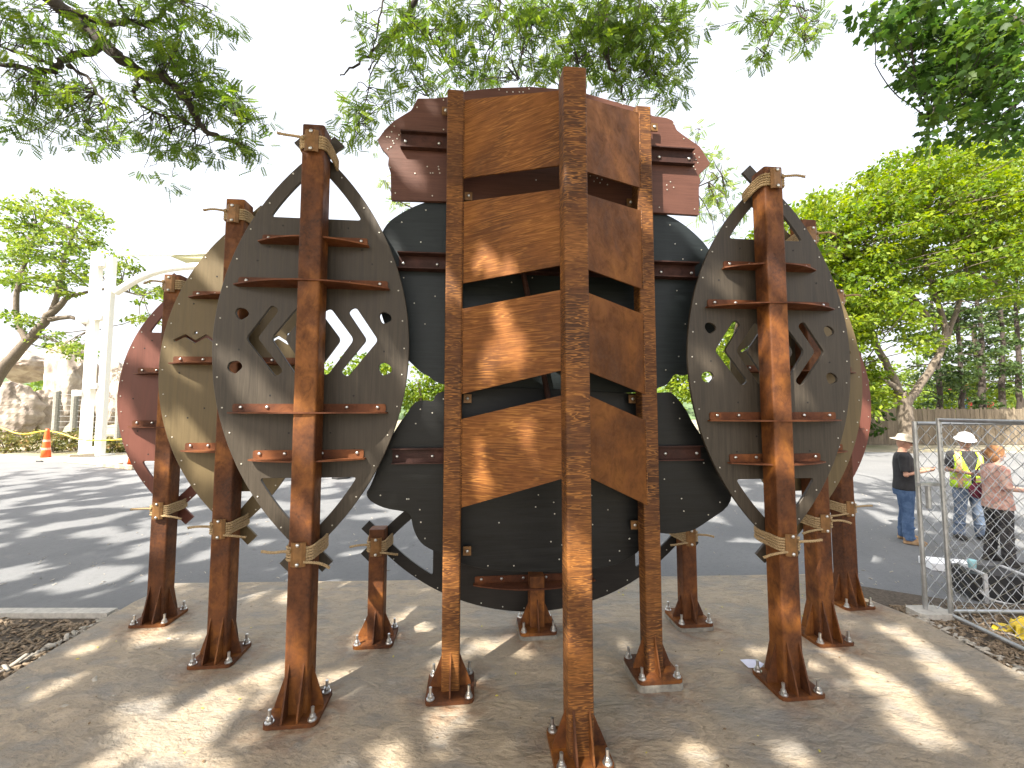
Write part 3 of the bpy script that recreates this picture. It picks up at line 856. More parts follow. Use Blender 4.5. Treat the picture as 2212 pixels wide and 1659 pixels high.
def scatter(tmpl, pos, fwd, up, size, jit=1.0):
    TV, TF = tmpl; n = len(pos)
    x = norm(fwd); z = norm(up - x * np.sum(up * x, 1, keepdims=True)); y = np.cross(z, x)
    R = np.stack([x, y, z], 2)                                       # columns
    V = np.einsum('nij,kj->nki', R, TV) * size[:, None, None] + pos[:, None, :]
    F = TF[None] + (np.arange(n) * len(TV))[:, None, None]
    return V.reshape(-1, 3), F.reshape(-1, TF.shape[1]), len(TV)
class Crown:
    def __init__(s): s.V = []; s.F = []; s.A = []; s.n = 0
    def add(s, tmpl, pos, fwd, up, size, rnd):
        if len(pos) == 0: return
        V, F, k = scatter(tmpl, pos, fwd, up, size)
        s.V.append(V); s.F.append(F + s.n); s.n += len(V); s.A.append(np.repeat(rnd, k))
    def build(s, mat, parent):
        me = arrays('crown', np.concatenate(s.V), np.concatenate(s.F), mat, np.concatenate(s.A))
        return put('crown', me, parent)
FROND, MAPLE, LEAF = t_frond(), t_maple(), t_leaf()
FROND_S = t_frond(4)
def ball(n): return norm(rng.normal(size=(n, 3))) * rng.random((n, 1)) ** (1 / 3)
def leaf_clump(cr, tmpl, c, r, n, size, flat=0.6, updown=0.7, shade=(0, 1)):
    d = ball(n); p = np.array(c) + d * np.array([r, r, r * flat])
    fw = norm(d * np.array([1, 1, .3]) + rng.normal(size=(n, 3)) * .5 + np.array([0, 0, -.35]))
    up = norm(np.array([0, 0, 1.0]) + rng.normal(size=(n, 3)) * updown)
    cr.add(tmpl, p, fw, up, size * rng.uniform(.7, 1.25, n), np.clip(rng.normal((shade[0] + shade[1]) / 2, .22, n), 0, 1))
def nearest(limbs, c):
    best = None
    for L in limbs:
        for p, r in L:
            d = (p - c).length
            if best is None or d < best[0]: best = (d, p, r)
    return best[1]
def limb_pts(pts, r0, r1, wob=0.0):
    pts = smooth_line([Vector(p) for p in pts], 2); n = len(pts)
    out = []
    for i, p in enumerate(pts):
        j = Vector(rng.normal(size=3) * wob) if 0 < i < n - 1 else Vector((0, 0, 0))
        out.append((p + j, r0 + (r1 - r0) * i / (n - 1)))
    return out
def wood(limbs, mat, parent, sides=6, name='trunk'):
    b = MB()
    for L in limbs: b.tube([p for p, r in L], [r for p, r in L], sides)
    o = b.build(name, mat, parent, True)
    return o
def twig(limbs, store, c, r=0.008, sag=0.12):
    a = nearest(limbs, Vector(c)); c = Vector(c)
    mid = (a + c) / 2 + Vector((rng.normal() * .1, rng.normal() * .1, sag * (c - a).length * rng.uniform(.2, 1)))
    store.append(limb_pts([a, mid, c], r * 1.5, r * .5, .01))

def hanging_locust(name, label, limbs_px, blobs, Y, dY, trunk_pts, clumps_per=1.0, fr=0.2, group=None, dens=1.0, extra=None):
    base = trunk_pts[0]
    root = thing(name, label, 'tree', base, 0, group); off = Vector(base)
    limbs = []
    for L, r0, r1 in trunk_pts_to(trunk_pts): limbs.append(L)
    for pts, r0, r1 in limbs_px:
        P = [atY(x, y, Y + rng.normal() * .15) for x, y in pts]
        limbs.append(limb_pts(P, r0 * 1.3, r1 * 1.4, .02))
    cr = Crown(); tw = []
    for (x, y, rx, ry) in blobs:
        k = max(2, int(rx * ry / 150 * clumps_per))
        for _ in range(k):
            a, q = rng.uniform(0, 2 * PI), math.sqrt(rng.random())
            yy = Y + rng.normal() * dY
            c = atY(x + rx * q * math.cos(a), y + ry * q * math.sin(a), yy)
            if rng.random() < .7: twig(limbs, tw, c, .007)
            sc = Y / 890.0
            leaf_clump(cr, FROND, c, 13 * sc + .07, max(2, int(rng.integers(4, 8) * dens)), fr, .7, .55, (rng.uniform(0, .5), rng.uniform(.5, 1)))
    if extra: extra(cr, limbs, tw)
    o1 = wood(limbs + tw, 'bark_dark', root, 6); o1.location = -off
    o2 = cr.build('leaf_locust', root); o2.location = -off
    return root
def trunk_pts_to(tp):
    out = []
    for t in tp[1:]:
        out.append((limb_pts(t[0], t[1], t[2], .03), t[1], t[2]))
    return out

# --- locust whose boughs come in from the upper left
z = lambda L: [(x * .32, y * .32) for x, y in L]
T1_l = [(z([(350, 0), (560, 160), (730, 330), (900, 460), (1020, 535), (1130, 515), (1190, 600), (1300, 720), (1330, 820), (1420, 910), (1620, 970)]), .10, .022),
        (z([(690, 320), (420, 420), (400, 480), (200, 470), (0, 420), (-120, 400)]), .05, .02), (z([(900, 470), (940, 560), (880, 640), (1010, 760), (1200, 800), (1330, 870)]), .03, .01),
        (z([(480, 70), (740, 180), (880, 130), (1030, 180), (1120, 60), (1210, 0)]), .045, .018), (z([(450, 440), (620, 540), (690, 680), (850, 760)]), .025, .008),
        (z([(0, 300), (200, 380), (340, 440), (420, 440)]), .012, .02), (z([(880, 140), (800, 40), (820, -40)]), .02, .012), (z([(1620, 970), (1640, 860), (1600, 780)]), .012, .005)]
T1_b = [(35, 65, 60, 45), (80, 25, 40, 25), (105, 83, 60, 40), (165, 75, 40, 40), (220, 60, 50, 50), (290, 20, 70, 30), (350, 10, 60, 25), (370, 65, 60, 40), (440, 50, 55, 33), (493, 55, 30, 32), (335, 105, 45, 40), (400, 110, 32, 38),
        (20, 155, 40, 30), (95, 190, 66, 36), (150, 200, 46, 36), (75, 222, 40, 25), (173, 250, 46, 32), (208, 208, 28, 28), (20, 250, 45, 28), (83, 265, 42, 26), (58, 300, 28, 14), (105, 305, 18, 16), (198, 303, 48, 30), (237, 315, 18, 12),
        (265, 280, 32, 32), (272, 180, 42, 32), (320, 138, 46, 26), (352, 190, 46, 36), (385, 232, 56, 42), (448, 190, 55, 50), (425, 155, 42, 30), (480, 208, 52, 52), (512, 225, 40, 40), (555, 265, 28, 28), (320, 275, 46, 30), (368, 307, 50, 30),
        (415, 332, 46, 30), (460, 345, 22, 14), (525, 288, 48, 34), (543, 318, 34, 26), (548, 353, 20, 9), (313, 365, 18, 11), (368, 390, 20, 14)]
hanging_locust('locust_tree', 'locust tree whose crooked bough and feathery leaves hang in from the upper left', T1_l, T1_b, 7.0, .35,
    [(-12.5, 6.5, -.18), ([(-12.5, 6.5, -.3), (-12.3, 6.6, 4), (-11.6, 6.8, 8), (-9.6, 7.0, 10.6), tuple(atY(112, 0, 7.0))], .34, .11)], 1.0, .19, None, 1.15)

# --- locust hanging over the columns, with an unseen canopy added to shade the slab
z2 = lambda L: [(707.8 + x * .4, y * .4) for x, y in L]
T2_l = [(z2([(520, -160), (480, 0), (430, 100), (380, 190), (290, 230), (210, 300), (130, 365), (70, 410)]), .05, .006), (z2([(440, 90), (570, 200), (620, 300), (650, 340)]), .022, .008),
        (z2([(1480, -160), (1490, 0), (1510, 100), (1490, 250), (1500, 330), (1580, 430), (1600, 540)]), .055, .010), (z2([(1500, 40), (1430, 130), (1400, 260), (1350, 340)]), .018, .006), (z2([(900, -100), (920, 0), (950, 120), (900, 150), (890, 220)]), .02, .006),
        (z2([(330, -100), (300, 0), (280, 120), (250, 250), (230, 400)]), .018, .005), (z2([(1150, -100), (1130, 0), (1100, 130), (1050, 280), (1030, 430)]), .02, .006), (z2([(380, 200), (480, 330), (530, 480), (540, 520)]), .012, .005), (z2([(1690, -100), (1680, 100), (1800, 200), (1720, 380)]), .022, .008),
        (z2([(380, 190), (250, 330), (200, 560), (150, 700)]), .012, .005), ([(1700, -40), (1690, 20), (1670, 70), (1650, 120)], .02, .006), ([(1700, 0), (1750, 50), (1740, 90)], .014, .005)]
T2_b = [(780, 44, 26, 24), (876, 32, 42, 42), (840, 92, 36, 40), (948, 32, 66, 38), (988, 60, 46, 40), (896, 120, 46, 36), (1004, 124, 46, 40), (1060, 120, 42, 36), (932, 176, 42, 22), (988, 166, 54, 26), (1048, 164, 46, 24), (860, 176, 46, 36), (820, 208, 32, 24), (788, 224, 36, 26), (760, 256, 26, 30),
        (806, 294, 26, 28), (752, 296, 24, 26), (832, 256, 24, 24), (1096, 24, 56, 36), (1140, 52, 66, 46), (1180, 24, 46, 36), (1228, 48, 76, 46), (1288, 24, 66, 40), (1348, 52, 76, 50), (1408, 32, 66, 46), (1465, 24, 46, 40), (1140, 144, 46, 30), (1188, 166, 36, 30), (1204, 116, 40, 30), (1260, 108, 46, 36), (1288, 156, 40, 30), (1328, 120, 56, 46), (1368, 160, 50, 44),
        (1425, 120, 54, 46), (1446, 170, 38, 34), (1408, 198, 38, 20), (1458, 210, 24, 16), (1308, 190, 30, 13), (1484, 80, 24, 34), (1348, 205, 26, 12), (1380, 90, 60, 50), (1300, 70, 60, 50), (910, 70, 40, 40), (1040, 30, 46, 32),
        (1536, 6, 16, 10), (1626, 36, 22, 18), (1655, 58, 30, 28), (1696, 20, 50, 22), (1741, 62, 38, 34), (1777, 48, 24, 20), (1726, 96, 18, 14), (1664, 105, 34, 22), (1642, 138, 20, 14), (1514, 56, 12, 20)]
# spots chosen to be sunlit by holes aimed through the added canopy: (x, y, z, radius)
def sp(px, py, plane, r):
    if plane == 'g': p = ground(px, py); return (p.x, p.y, p.z, r)
    if isinstance(plane, float): p = atY(px, py, plane); return (p.x, p.y, p.z, r)
SUNNY = [sp(480, 1520, 'g', .24), sp(540, 1490, 'g', .18), sp(420, 1590, 'g', .22), sp(300, 1540, 'g', .15), sp(500, 1630, 'g', .15), sp(985, 1545, 'g', .10), sp(925, 1590, 'g', .11), sp(860, 1640, 'g', .12), sp(745, 1470, 'g', .13), sp(800, 1375, 'g', .17), sp(890, 1330, 'g', .12),
         sp(1050, 1400, 'g', .13), sp(960, 1440, 'g', .10), sp(190, 1400, 'g', .10), sp(330, 1370, 'g', .13), sp(120, 1480, 'g', .09), sp(640, 1290, 'g', .16), sp(560, 1275, 'g', .15), sp(2010, 1400, 'g', .19), sp(2045, 1445, 'g', .18), sp(2115, 1490, 'g', .15), sp(1915, 1490, 'g', .18), sp(1960, 1540, 'g', .14), sp(2000, 1590, 'g', .12), sp(1840, 1430, 'g', .10), sp(1500, 1640, 'g', .09), sp(1720, 1640, 'g', .10), sp(2150, 1440, 'g', .12), sp(1640, 1410, 'g', .07),
         sp(320, 760, 4.25, .26), sp(300, 900, 4.25, .12), sp(330, 980, 4.25, .17), sp(400, 660, 4.2, .12),
         sp(480, 600, 3.6, .19), sp(430, 960, 3.6, .24), sp(400, 800, 3.6, .12), sp(450, 1000, 3.6, .15), sp(385, 1010, 4.0, .14),
         sp(540, 830, 3.02, .15), sp(600, 900, 3.02, .14), sp(560, 1000, 3.02, .12), sp(600, 1100, 3.02, .15), sp(870, 800, 3.05, .13), sp(830, 930, 3.05, .12), sp(690, 330, 2.85, .12), sp(670, 930, 2.85, .16), sp(655, 1120, 2.8, .12), sp(800, 470, 3.05, .10),
         sp(1455, 300, 3.4, .46), sp(1475, 420, 3.4, .40), sp(1330, 215, 3.35, .20), sp(1400, 330, 3.2, .16), sp(900, 400, 3.25, .12), sp(1400, 480, 3.2, .10),
         sp(1050, 560, 2.95, .10), sp(1100, 600, 2.9, .08), sp(1090, 700, 2.9, .11), sp(1050, 790, 2.95, .09), sp(1120, 760, 2.85, .09), sp(1060, 960, 2.95, .07), sp(1130, 930, 2.8, .07), sp(1040, 1040, 2.95, .07), sp(978, 640, 3.05, .14), sp(970, 1250, 3.05, .14), sp(975, 1420, 3.05, .10), sp(1240, 1230, 2.5, .10), sp(1245, 1400, 2.5, .08),
         sp(1690, 760, 3.1, .16), sp(1690, 620, 3.1, .10), sp(1560, 620, 3.25, .12), sp(1660, 420, 3.1, .12), sp(1760, 600, 3.3, .09), sp(1700, 1000, 3.1, .12), sp(1700, 880, 3.1, .12), sp(1710, 1330, 3.1, .08), sp(1530, 800, 3.25, .10), sp(1860, 900, 4.6, .2), sp(1830, 980, 3.9, .15)]
def shade_extra(cr, limbs, tw):
    """unseen canopy added for shade, with holes cut so sun reaches the SUNNY spots"""
    S = np.array([(x + sd[0] * (zz / -sd[2]), y + sd[1] * (zz / -sd[2]), r * (.85 if zz > 1.5 else 1)) for x, y, zz, r in SUNNY])
    n = 100000
    q = np.stack([rng.uniform(-17.0, 10., n), rng.uniform(0.0, 15.5, n)], 1)       # where the shade falls on the ground
    h = rng.uniform(7.6, 9.6, n) + np.maximum(q[:, 1] - 3, 0) * .62
    keep = np.ones(n, bool)
    for x, y, r in S: keep &= ((q[:, 0] - x) ** 2 + (q[:, 1] - y) ** 2) > (r * .8 + .09) ** 2
    # scattered gaps, more of them out over the road
    k = 800
    gx, gy = rng.uniform(-17, 10, k), rng.uniform(.5, 15, k); gr = np.where((gy > 5.2) & ~((gx > -3.8) & (gx < 6.8) & (gy < 8.2)), rng.uniform(.04, .32, k), rng.uniform(.02, .09, k))
    for x, y, r in zip(gx, gy, gr):
        if (-3.8 < x < 6.8 and 4.2 < y < 8.2) or (y <= 5.2 and (x * 7.3) % 1 < .5): continue
        keep &= ((q[:, 0] - x) ** 2 + ((q[:, 1] - y) / 1.3) ** 2) > (r + .09) ** 2
    keep &= rng.random(n) > np.clip((q[:, 1] - 12.5) / 3, 0, 1)
    q, h = q[keep], h[keep]; t = h / -sd[2]
    pos = np.stack([q[:, 0] - sd[0] * t, q[:, 1] - sd[1] * t, h], 1)
    m = len(pos)
    fw = norm(rng.normal(size=(m, 3)) * np.array([1, 1, .4]))
    up = norm(np.array([-sd[0], -sd[1], -sd[2]]) + rng.normal(size=(m, 3)) * .45)
    cr.add(LEAF, pos, fw, up, rng.uniform(.22, .36, m), rng.random(m))
    for a in ((-7, -3, 8.6), (-4, -5, 9.0), (-1, -3, 8.4), (-9, -5, 9.4), (1, -4, 9.2), (-3, 0, 8.8), (-8, 1, 9.0), (2, 0, 9.0), (-5, 3, 9.6)):
        L = [(-2.5, -6.5, 6.5), ((-2.5 + a[0]) / 2, (-6.5 + a[1]) / 2, 8.0), a]
        limbs.append(limb_pts(L, .11, .03, .05))
hanging_locust('locust_tree', 'locust tree whose leafy twigs hang down behind the top of the central columns', T2_l, T2_b, 7.6, .45,
    [(-2.5, -6.5, -.18), ([(-2.5, -6.5, -.3), (-2.45, -6.5, 3), (-2.6, -6.4, 6.8), (-2.0, -4.5, 9.6), (-1.6, 2, 11.6), tuple(atY(908, -64, 7.6))], .36, .06), ([(-2.2, -5.4, 8.4), (0, -1, 11.4), (2.0, 4, 12.0), tuple(atY(1300, -64, 7.6))], .14, .06), ([(0, -1, 11.4), (4, 3, 12.2), tuple(atY(1700, -40, 7.6))], .09, .03)], 1.25, .19, None, 1.2, shade_extra)

# --- generic crown standing in the distance or beside
def blob_tree(name, label, trunk, blobs, Y, dY, mat, tmpl, size, per, bk='bark_grey', clump=0.5, group=None, flat=.45, shade=None, sides=7, ck=700., twigs=True, updown=.55):
    base = trunk[0][0][0]
    root = thing(name, label, 'tree', base, 0, group); off = Vector(base)
    limbs = [limb_pts(t[0], t[1], t[2], t[1] * .12) for t in trunk]
    cr = Crown(); tw = []
    for (x, y, rx, ry) in blobs:
        k = max(2, int(rx * ry / ck))
        for _ in range(k):
            a, q = rng.uniform(0, 2 * PI), math.sqrt(rng.random())
            c = atY(x + rx * q * math.cos(a), y + ry * q * math.sin(a), Y + rng.normal() * dY)
            s = rng.uniform(0, .6)
            leaf_clump(cr, tmpl, c, clump * rng.uniform(.6, 1.2), int(per * rng.uniform(.6, 1.4)), size, flat, updown, (s, s + .4))
            if twigs and rng.random() < .45: twig(limbs, tw, c, .0011 * Y)
    o1 = wood(limbs + tw, bk, root, sides); o1.location = -off
    o2 = cr.build(mat, root); o2.location = -off
    return root
P = lambda L, Y: [tuple(atY(x, y, Y)) for x, y in L]
# dark maple hanging in from the upper right
blob_tree('maple_tree', 'dark maple bough with broad leaves filling the upper right corner', [([(13.5, 6.0, -.18), (13.4, 6.0, 4), (12.0, 6, 7.2), tuple(atY(2190, 40, 6.0)), tuple(atY(2060, 110, 6.0))], .3, .03), (P([(2190, 40), (2130, 200), (2010, 260)], 6.0), .04, .012), (P([(2300, 100), (2200, 230), (2100, 280)], 6.0), .04, .012)],
    [(1895, 35, 45, 38), (1980, 55, 66, 52), (2080, 55, 76, 66), (2170, 60, 66, 66), (1925, 95, 20, 26), (2010, 165, 62, 44), (2100, 175, 76, 56), (2180, 190, 56, 66), (2035, 235, 52, 34), (2115, 262, 52, 30), (2188, 282, 46, 36), (1998, 292, 24, 20), (1962, 185, 28, 20), (2050, 110, 80, 60), (2150, 130, 70, 70)],
    6.0, .5, 'leaf_maple', MAPLE, .135, 17, 'bark_dark', .26, None, .6, ck=165.)
# sunlit maple beyond the road, right
blob_tree('maple_tree', 'sunlit yellow-green maple with a forked pale trunk before the wooden fence', [(P([(1966, 984), (1958, 900), (1945, 850)], 20.5), .34, .29), (P([(1950, 862), (1918, 790), (1880, 715), (1850, 640), (1830, 540)], 20.5), .20, .06), (P([(1958, 872), (1990, 830), (2035, 760), (2048, 700), (2000, 600), (1990, 480)], 20.5), .21, .06), (P([(1940, 840), (1890, 812), (1860, 790)], 20.3), .15, .06), (P([(2040, 740), (2080, 640), (2090, 520)], 20.7), .14, .05), (P([(2010, 690), (1940, 600), (1900, 480)], 20.7), .14, .05)],
    [(1650, 522, 46, 34), (1730, 482, 56, 40), (1800, 462, 66, 46), (1880, 424, 66, 50), (1960, 384, 66, 54), (2040, 354, 66, 52), (2130, 352, 66, 52), (2200, 380, 50, 60), (1720, 560, 80, 60), (1820, 540, 90, 60), (1920, 500, 90, 70), (2020, 450, 90, 70), (2120, 450, 80, 70), (2190, 480, 60, 60), (1780, 620, 70, 60), (1870, 610, 80, 50), (1830, 690, 55, 60), (1960, 570, 80, 45), (1800, 750, 50, 50), (1850, 730, 36, 40), (2070, 530, 60, 36), (2180, 560, 50, 36), (1600, 600, 70, 70), (1640, 680, 80, 70), (1580, 740, 80, 50), (1700, 660, 70, 70), (1920, 650, 60, 40), (1880, 800, 40, 30), (1830, 830, 40, 40), (2140, 560, 70, 30), (2040, 620, 50, 24), (1870, 680, 60, 40), (1960, 690, 40, 30), (2100, 620, 60, 24), (2190, 640, 40, 24), (1990, 740, 30, 20), (1840, 880, 40, 24), (1905, 850, 30, 24)],
    20.5, 1.7, 'leaf_bright', LEAF, .235, 40, 'bark_grey', .75, None, .4, ck=64.)
# locust left
blob_tree('locust_tree', 'light green locust tree leaning in behind the white steel tower at the left', [([(-31.5, 23.5, -.18), (-30.8, 23.8, 2.2), tuple(atY(20, 775, 24.)), tuple(atY(75, 720, 24.)), tuple(atY(108, 680, 24.)), tuple(atY(150, 640, 24.))], .40, .12), (P([(108, 690), (160, 682), (200, 715)], 24.), .16, .06), (P([(60, 735), (30, 690), (40, 600), (80, 500)], 24.), .2, .06), (P([(108, 685), (130, 620), (140, 540), (180, 470)], 24.), .17, .05), (P([(150, 640), (230, 620), (310, 640)], 24.), .11, .03)],
    [(40, 520, 60, 50), (120, 520, 70, 50), (190, 560, 50, 46), (60, 590, 70, 36), (150, 615, 60, 34), (290, 600, 36, 24), (330, 640, 36, 22), (305, 690, 32, 16), (40, 690, 40, 22), (125, 740, 44, 20), (175, 755, 36, 20), (20, 455, 36, 30), (100, 440, 56, 30), (180, 458, 36, 26), (212, 490, 26, 22), (250, 570, 30, 26), (340, 680, 22, 16)],
    24., 1.3, 'leaf_far', LEAF, .25, 26, 'bark_grey', .6, None, .4, ck=75.)
# thin young locust behind the sculpture
blob_tree('locust_tree', 'thin pale green locust seen behind both ends of the brown top board', [([(1.2, 14, -.18), (1.2, 14, 4), (1.6, 14, 8), tuple(atY(1210, 170, 14.))], .16, .04), (P([(1200, 560), (1400, 450), (1560, 380)], 14.), .06, .015), (P([(1180, 580), (1000, 500), (850, 430)], 14.), .06, .015), (P([(1400, 450), (1500, 350), (1510, 280)], 14.), .03, .01)],
    [(835, 388, 14, 10), (850, 430, 22, 18), (862, 466, 24, 14), (1500, 288, 20, 20), (1522, 330, 30, 24), (1550, 372, 36, 28), (1568, 420, 36, 30), (1585, 468, 24, 34), (1540, 430, 32, 26), (1512, 470, 26, 16), (1556, 500, 26, 20), (1190, 130, 36, 26), (1300, 150, 30, 22)],
    14., .5, 'leaf_far', FROND, .25, 9, 'bark_dark', .3, None, .6, ck=110.)
# dark pines behind the wooden fence
for i, (bx, tx, ty, lab) in enumerate([(2030, 2010, 620, 'slim dark pine just right of the forked maple trunk, behind the wooden fence'), (2082, 2066, 560, 'dark pine behind the wooden fence above the red playground piece'), (2125, 2108, 600, 'dark pine third from the right edge behind the wooden fence'), (2166, 2150, 540, 'tall dark pine second from the right edge behind the wooden fence'), (2207, 2195, 560, 'dark pine at the very right edge behind the wooden fence')]):
    Yp = 31 + i * 1.1
    bl = [(tx + rng.uniform(-30, 30), ty - 60 + k * 26 + rng.uniform(-12, 12), 46, 14) for k in range(14)]
    trk = [(P([(bx, 932), (bx - 4 + rng.uniform(-5, 5), 860), (bx - 2 + rng.uniform(-7, 7), 780), ((tx + bx) / 2 + rng.uniform(-8, 8), 700), (tx, ty + 40), (tx, ty - 60)], Yp), rng.uniform(.2, .3), .06)]
    for k in range(22):
        yy = ty - 20 + k * 14 + rng.uniform(-6, 6); s = -1 if rng.random() < .5 else 1; ln = rng.uniform(20, 62)
        trk.append((P([(tx + (bx - tx) * k / 24, yy), (tx + s * ln * .5, yy - rng.uniform(-6, 12)), (tx + s * ln, yy + rng.uniform(-10, 10))], Yp), .05, .012))
    blob_tree('pine_tree', lab, trk, bl, Yp, 1.0, 'leaf_pine', LEAF, .34, 22, 'bark_dark', .7, 'pines behind the wooden fence', .3, ck=90., twigs=False)
# row of trees far beyond the road
for i, (x0, yt, w, lab) in enumerate([(300, 770, 40, 'small far green tree between the tower and the red shield'), (560, 752, 70, 'far green tree seen through the left chevron slots'), (690, 770, 60, 'far green tree seen through the lowest slots of the left dark shield'), (800, 745, 70, 'far green tree seen past the right rim of the left dark shield'), (905, 770, 66, 'far green tree in the gap between the slate and black boards, left'), (1090, 760, 90, 'far green tree hidden behind the central columns'), (1300, 765, 90, 'far green tree behind the right-hand column'), (1450, 750, 70, 'far green tree in the small gap right of the columns'), (1540, 720, 60, 'far green tree seen through the left slot of the right dark shield'), (1640, 770, 60, 'far green tree behind the post of the right dark shield')]):
    Yf = 38 + (i % 3) * 2.5
    bl = [(x0 + rng.uniform(-w, w) * .6, yt + 30 + rng.uniform(-12, 70), w * .6, 26) for k in range(9)]
    blob_tree('far_tree', lab, [(P([(x0, 930), (x0 + 3, 870), (x0, yt + 50)], Yf), .3, .1)], bl, Yf, 1.2, 'leaf_bright', LEAF, .45, 26, 'bark_grey', 1.1, 'far trees beyond the road', .5, ck=150., twigs=False)
blob_tree('far_tree', 'pale green tree filling the gaps behind the pines at the right', [(P([(2110, 925), (2112, 820), (2105, 700)], 40.), .4, .15)],
    [(1990, 800, 60, 40), (2060, 780, 60, 50), (2130, 800, 60, 40), (2200, 780, 50, 60), (2030, 700, 60, 40), (2120, 690, 60, 36), (2190, 680, 50, 40), (1930, 820, 50, 30), (2080, 840, 80, 24), (2180, 850, 50, 24)], 40., 1.5, 'leaf_far', LEAF, .42, 24, 'bark_grey', 1.0, 'far trees beyond the road', .5, ck=105., twigs=False)
# bushes along the wooden fence
def bush(name, label, loc, r, n, mat, size, group=None, flat=.7, stems=5):
    root = thing(name, label, 'shrub', loc, 0, group); cr = Crown()
    for _ in range(n):
        d = ball(1)[0] * np.array([r[0], r[1], r[2] * .5]) + np.array([0, 0, r[2] * .5])
        leaf_clump(cr, LEAF, d, .22 * max(r[0], r[2]), 26, size, flat, .8, (rng.uniform(0, .5), rng.uniform(.5, 1)))
    b = MB()
    for k in range(stems):
        a = rng.uniform(0, 6.28); e = (r[0] * .5 * math.cos(a), r[1] * .5 * math.sin(a), r[2] * rng.uniform(.5, .9))
        b.tube([(0, 0, 0), (e[0] * .4, e[1] * .4, e[2] * .5), e], [.03, .02, .008], 5)
    b.build('stem', 'bark_grey', root); cr.build(mat, root)
for i, (px, py, Yb, r, lab) in enumerate([(1845, 930, 26.5, (2.2, 1.2, 3.4), 'dark green bush by the fence just past the right red shield'), (1905, 905, 33, (2.4, 1.2, 4.2), 'leafy bush behind the fence left of the forked trunk'), (2010, 905, 33.5, (2.0, 1.2, 3.8), 'leafy bush behind the fence between forked trunk and pines'), (2120, 900, 39, (2.6, 1.2, 4.2), 'leafy bush behind the pines at the right'), (1760, 930, 28, (2.6, 1.2, 3.6), 'green bush half hidden behind the right dark shield')]):
    p = atY(px, py, Yb); bush('shrub', lab, (p.x, Yb, -.18), r, 34, 'leaf_bright' if i in (1, 3, 2) else 'leaf_maple', .36, 'bushes along the wooden fence')

# ================================================================== background: left
plain('white_paint', (0.80, 0.79, 0.74), 0.45, 0, 0.06)
plain('cone_orange', (0.75, 0.11, 0.015), 0.5, 0, 0.08)
plain('cone_band', (0.85, 0.45, 0.30), 0.4, 0, 0.05)
plain('rubber_black', (0.02, 0.02, 0.02), 0.7, 0, 0.2)
plain('grey_post', (0.23, 0.225, 0.20), 0.85, 0, 0.25, .3, 12)
plain('cable', (0.35, 0.35, 0.34), 0.4, 0.7)
plain('roof_sheet', (0.42, 0.42, 0.26), 0.5, 0, 0.1)
plain('tape_yellow', (0.62, 0.46, 0.03), 0.4, 0, 0.35, 0.2, 9)
plain('lumber', (0.50, 0.42, 0.30), 0.8, 0, 0.25)
def rock_mat():
    m, nt, b = new_mat('sculpted_rock'); v = coords(nt)
    f = noise(nt, v, 1.1, 7, .65, .5); g = noise(nt, v, 9, 6, .7)
    base = ramp(nt, f, [(.36, (0.22, 0.18, 0.15)), (.5, (0.36, 0.31, 0.26)), (.64, (0.48, 0.43, 0.37))])
    nt.links.new(base, b.inputs['Base Color']); b.inputs['Roughness'].default_value = .9
    bump(nt, b, g, .6, .05); M['sculpted_rock'] = m
rock_mat()
def white_tower():
    p0 = ground(207, 970, -.1); Y = 19.9; x0 = (207 - 1106) / 890 * Y * 1.0
    root = thing('steel_tower', 'white painted steel tower with a curved arm, left of the shields', 'tower', (x0, Y, -.18), 0)
    zt = 9.95
    legs = ((-.36, .40, zt), (.36, .32, zt - .25))
    for x, w, h in legs:
        b = MB(); b.box((x, 0, h / 2), (w, .28, h), ch=.02); b.build('leg', 'white_paint', root)
    for zz in (.30, 3.35, 6.7, 9.35):
        b = MB(); b.box((0, -.02, zz), (.42, .46, .26)); b.build('cross_tie', 'white_paint', root)
    for zz, w in ((3.0, .30), (6.55, .42)):
        b = MB(); b.box((-.66, -.1, zz), (w, .5, .28)); b.build('bracket', 'white_paint', root)
    b = MB(); b.box((0, 0, .04), (1.35, .9, .08)); b.build('base_plate', 'white_paint', root)
    b = MB()
    for k in range(4): b.box((.545, -.36, 9.55 - .16 * k), (.05, .1, .07))
    stuffpart(b.build('stiffener', 'white_paint', root))
    # arms towards the right
    pt = lambda px, py: Vector(atY(px, py, Y)) - Vector((x0, Y, -.18))
    b = MB(); b.tube([pt(254, 548), pt(350, 548), pt(620, 540)], [.13, .13, .13], 4); b.build('top_arm', 'white_paint', root)
    b = MB(); b.tube(smooth_line([pt(250, 632), pt(300, 600), pt(350, 582), pt(420, 574), pt(620, 566)], 3), .17, 8); b.build('curved_arm', 'white_paint', root, True)
    r0, r1, r2, r3 = pt(338, 541), pt(620, 545), pt(620, 566), pt(390, 556)
    b = MB(); V = [r0, r1, r2, r3]; V2 = [v + Vector((0, 2.5, .05)) for v in V]; b.add(V + V2, [(0, 1, 2, 3), (7, 6, 5, 4), (0, 4, 5, 1), (1, 5, 6, 2), (2, 6, 7, 3), (3, 7, 4, 0)]); b.build('roof_panel', 'roof_sheet', root)
white_tower()
def cone(label, px, py, h):
    p = ground(px, py, -.098); root = thing('traffic_cone', label, 'traffic cone', p, rng.uniform(0, 1), 'orange traffic cones')
    b = MB(); b.prism(hexa(.27), 0, .05, 'xy'); b.build('base', 'rubber_black', root)
    b = MB(); rr = [(0.03, .17), (.3 * h, .14), (.62 * h, .105), (.93 * h, .07), (h, .055), (h + .005, .03)]
    b.tube([(0, 0, .045 + z_) for z_, r in rr], [r for z_, r in rr], 16); b.build('body', 'cone_orange', root, True)
    for f in (.36, .62):
        r0 = .168 - f * .098; b = MB(); b.tube([(0, 0, f * h), (0, 0, f * h + .09)], [r0 + .007, r0], 16, False); b.build('band', 'cone_band', root)
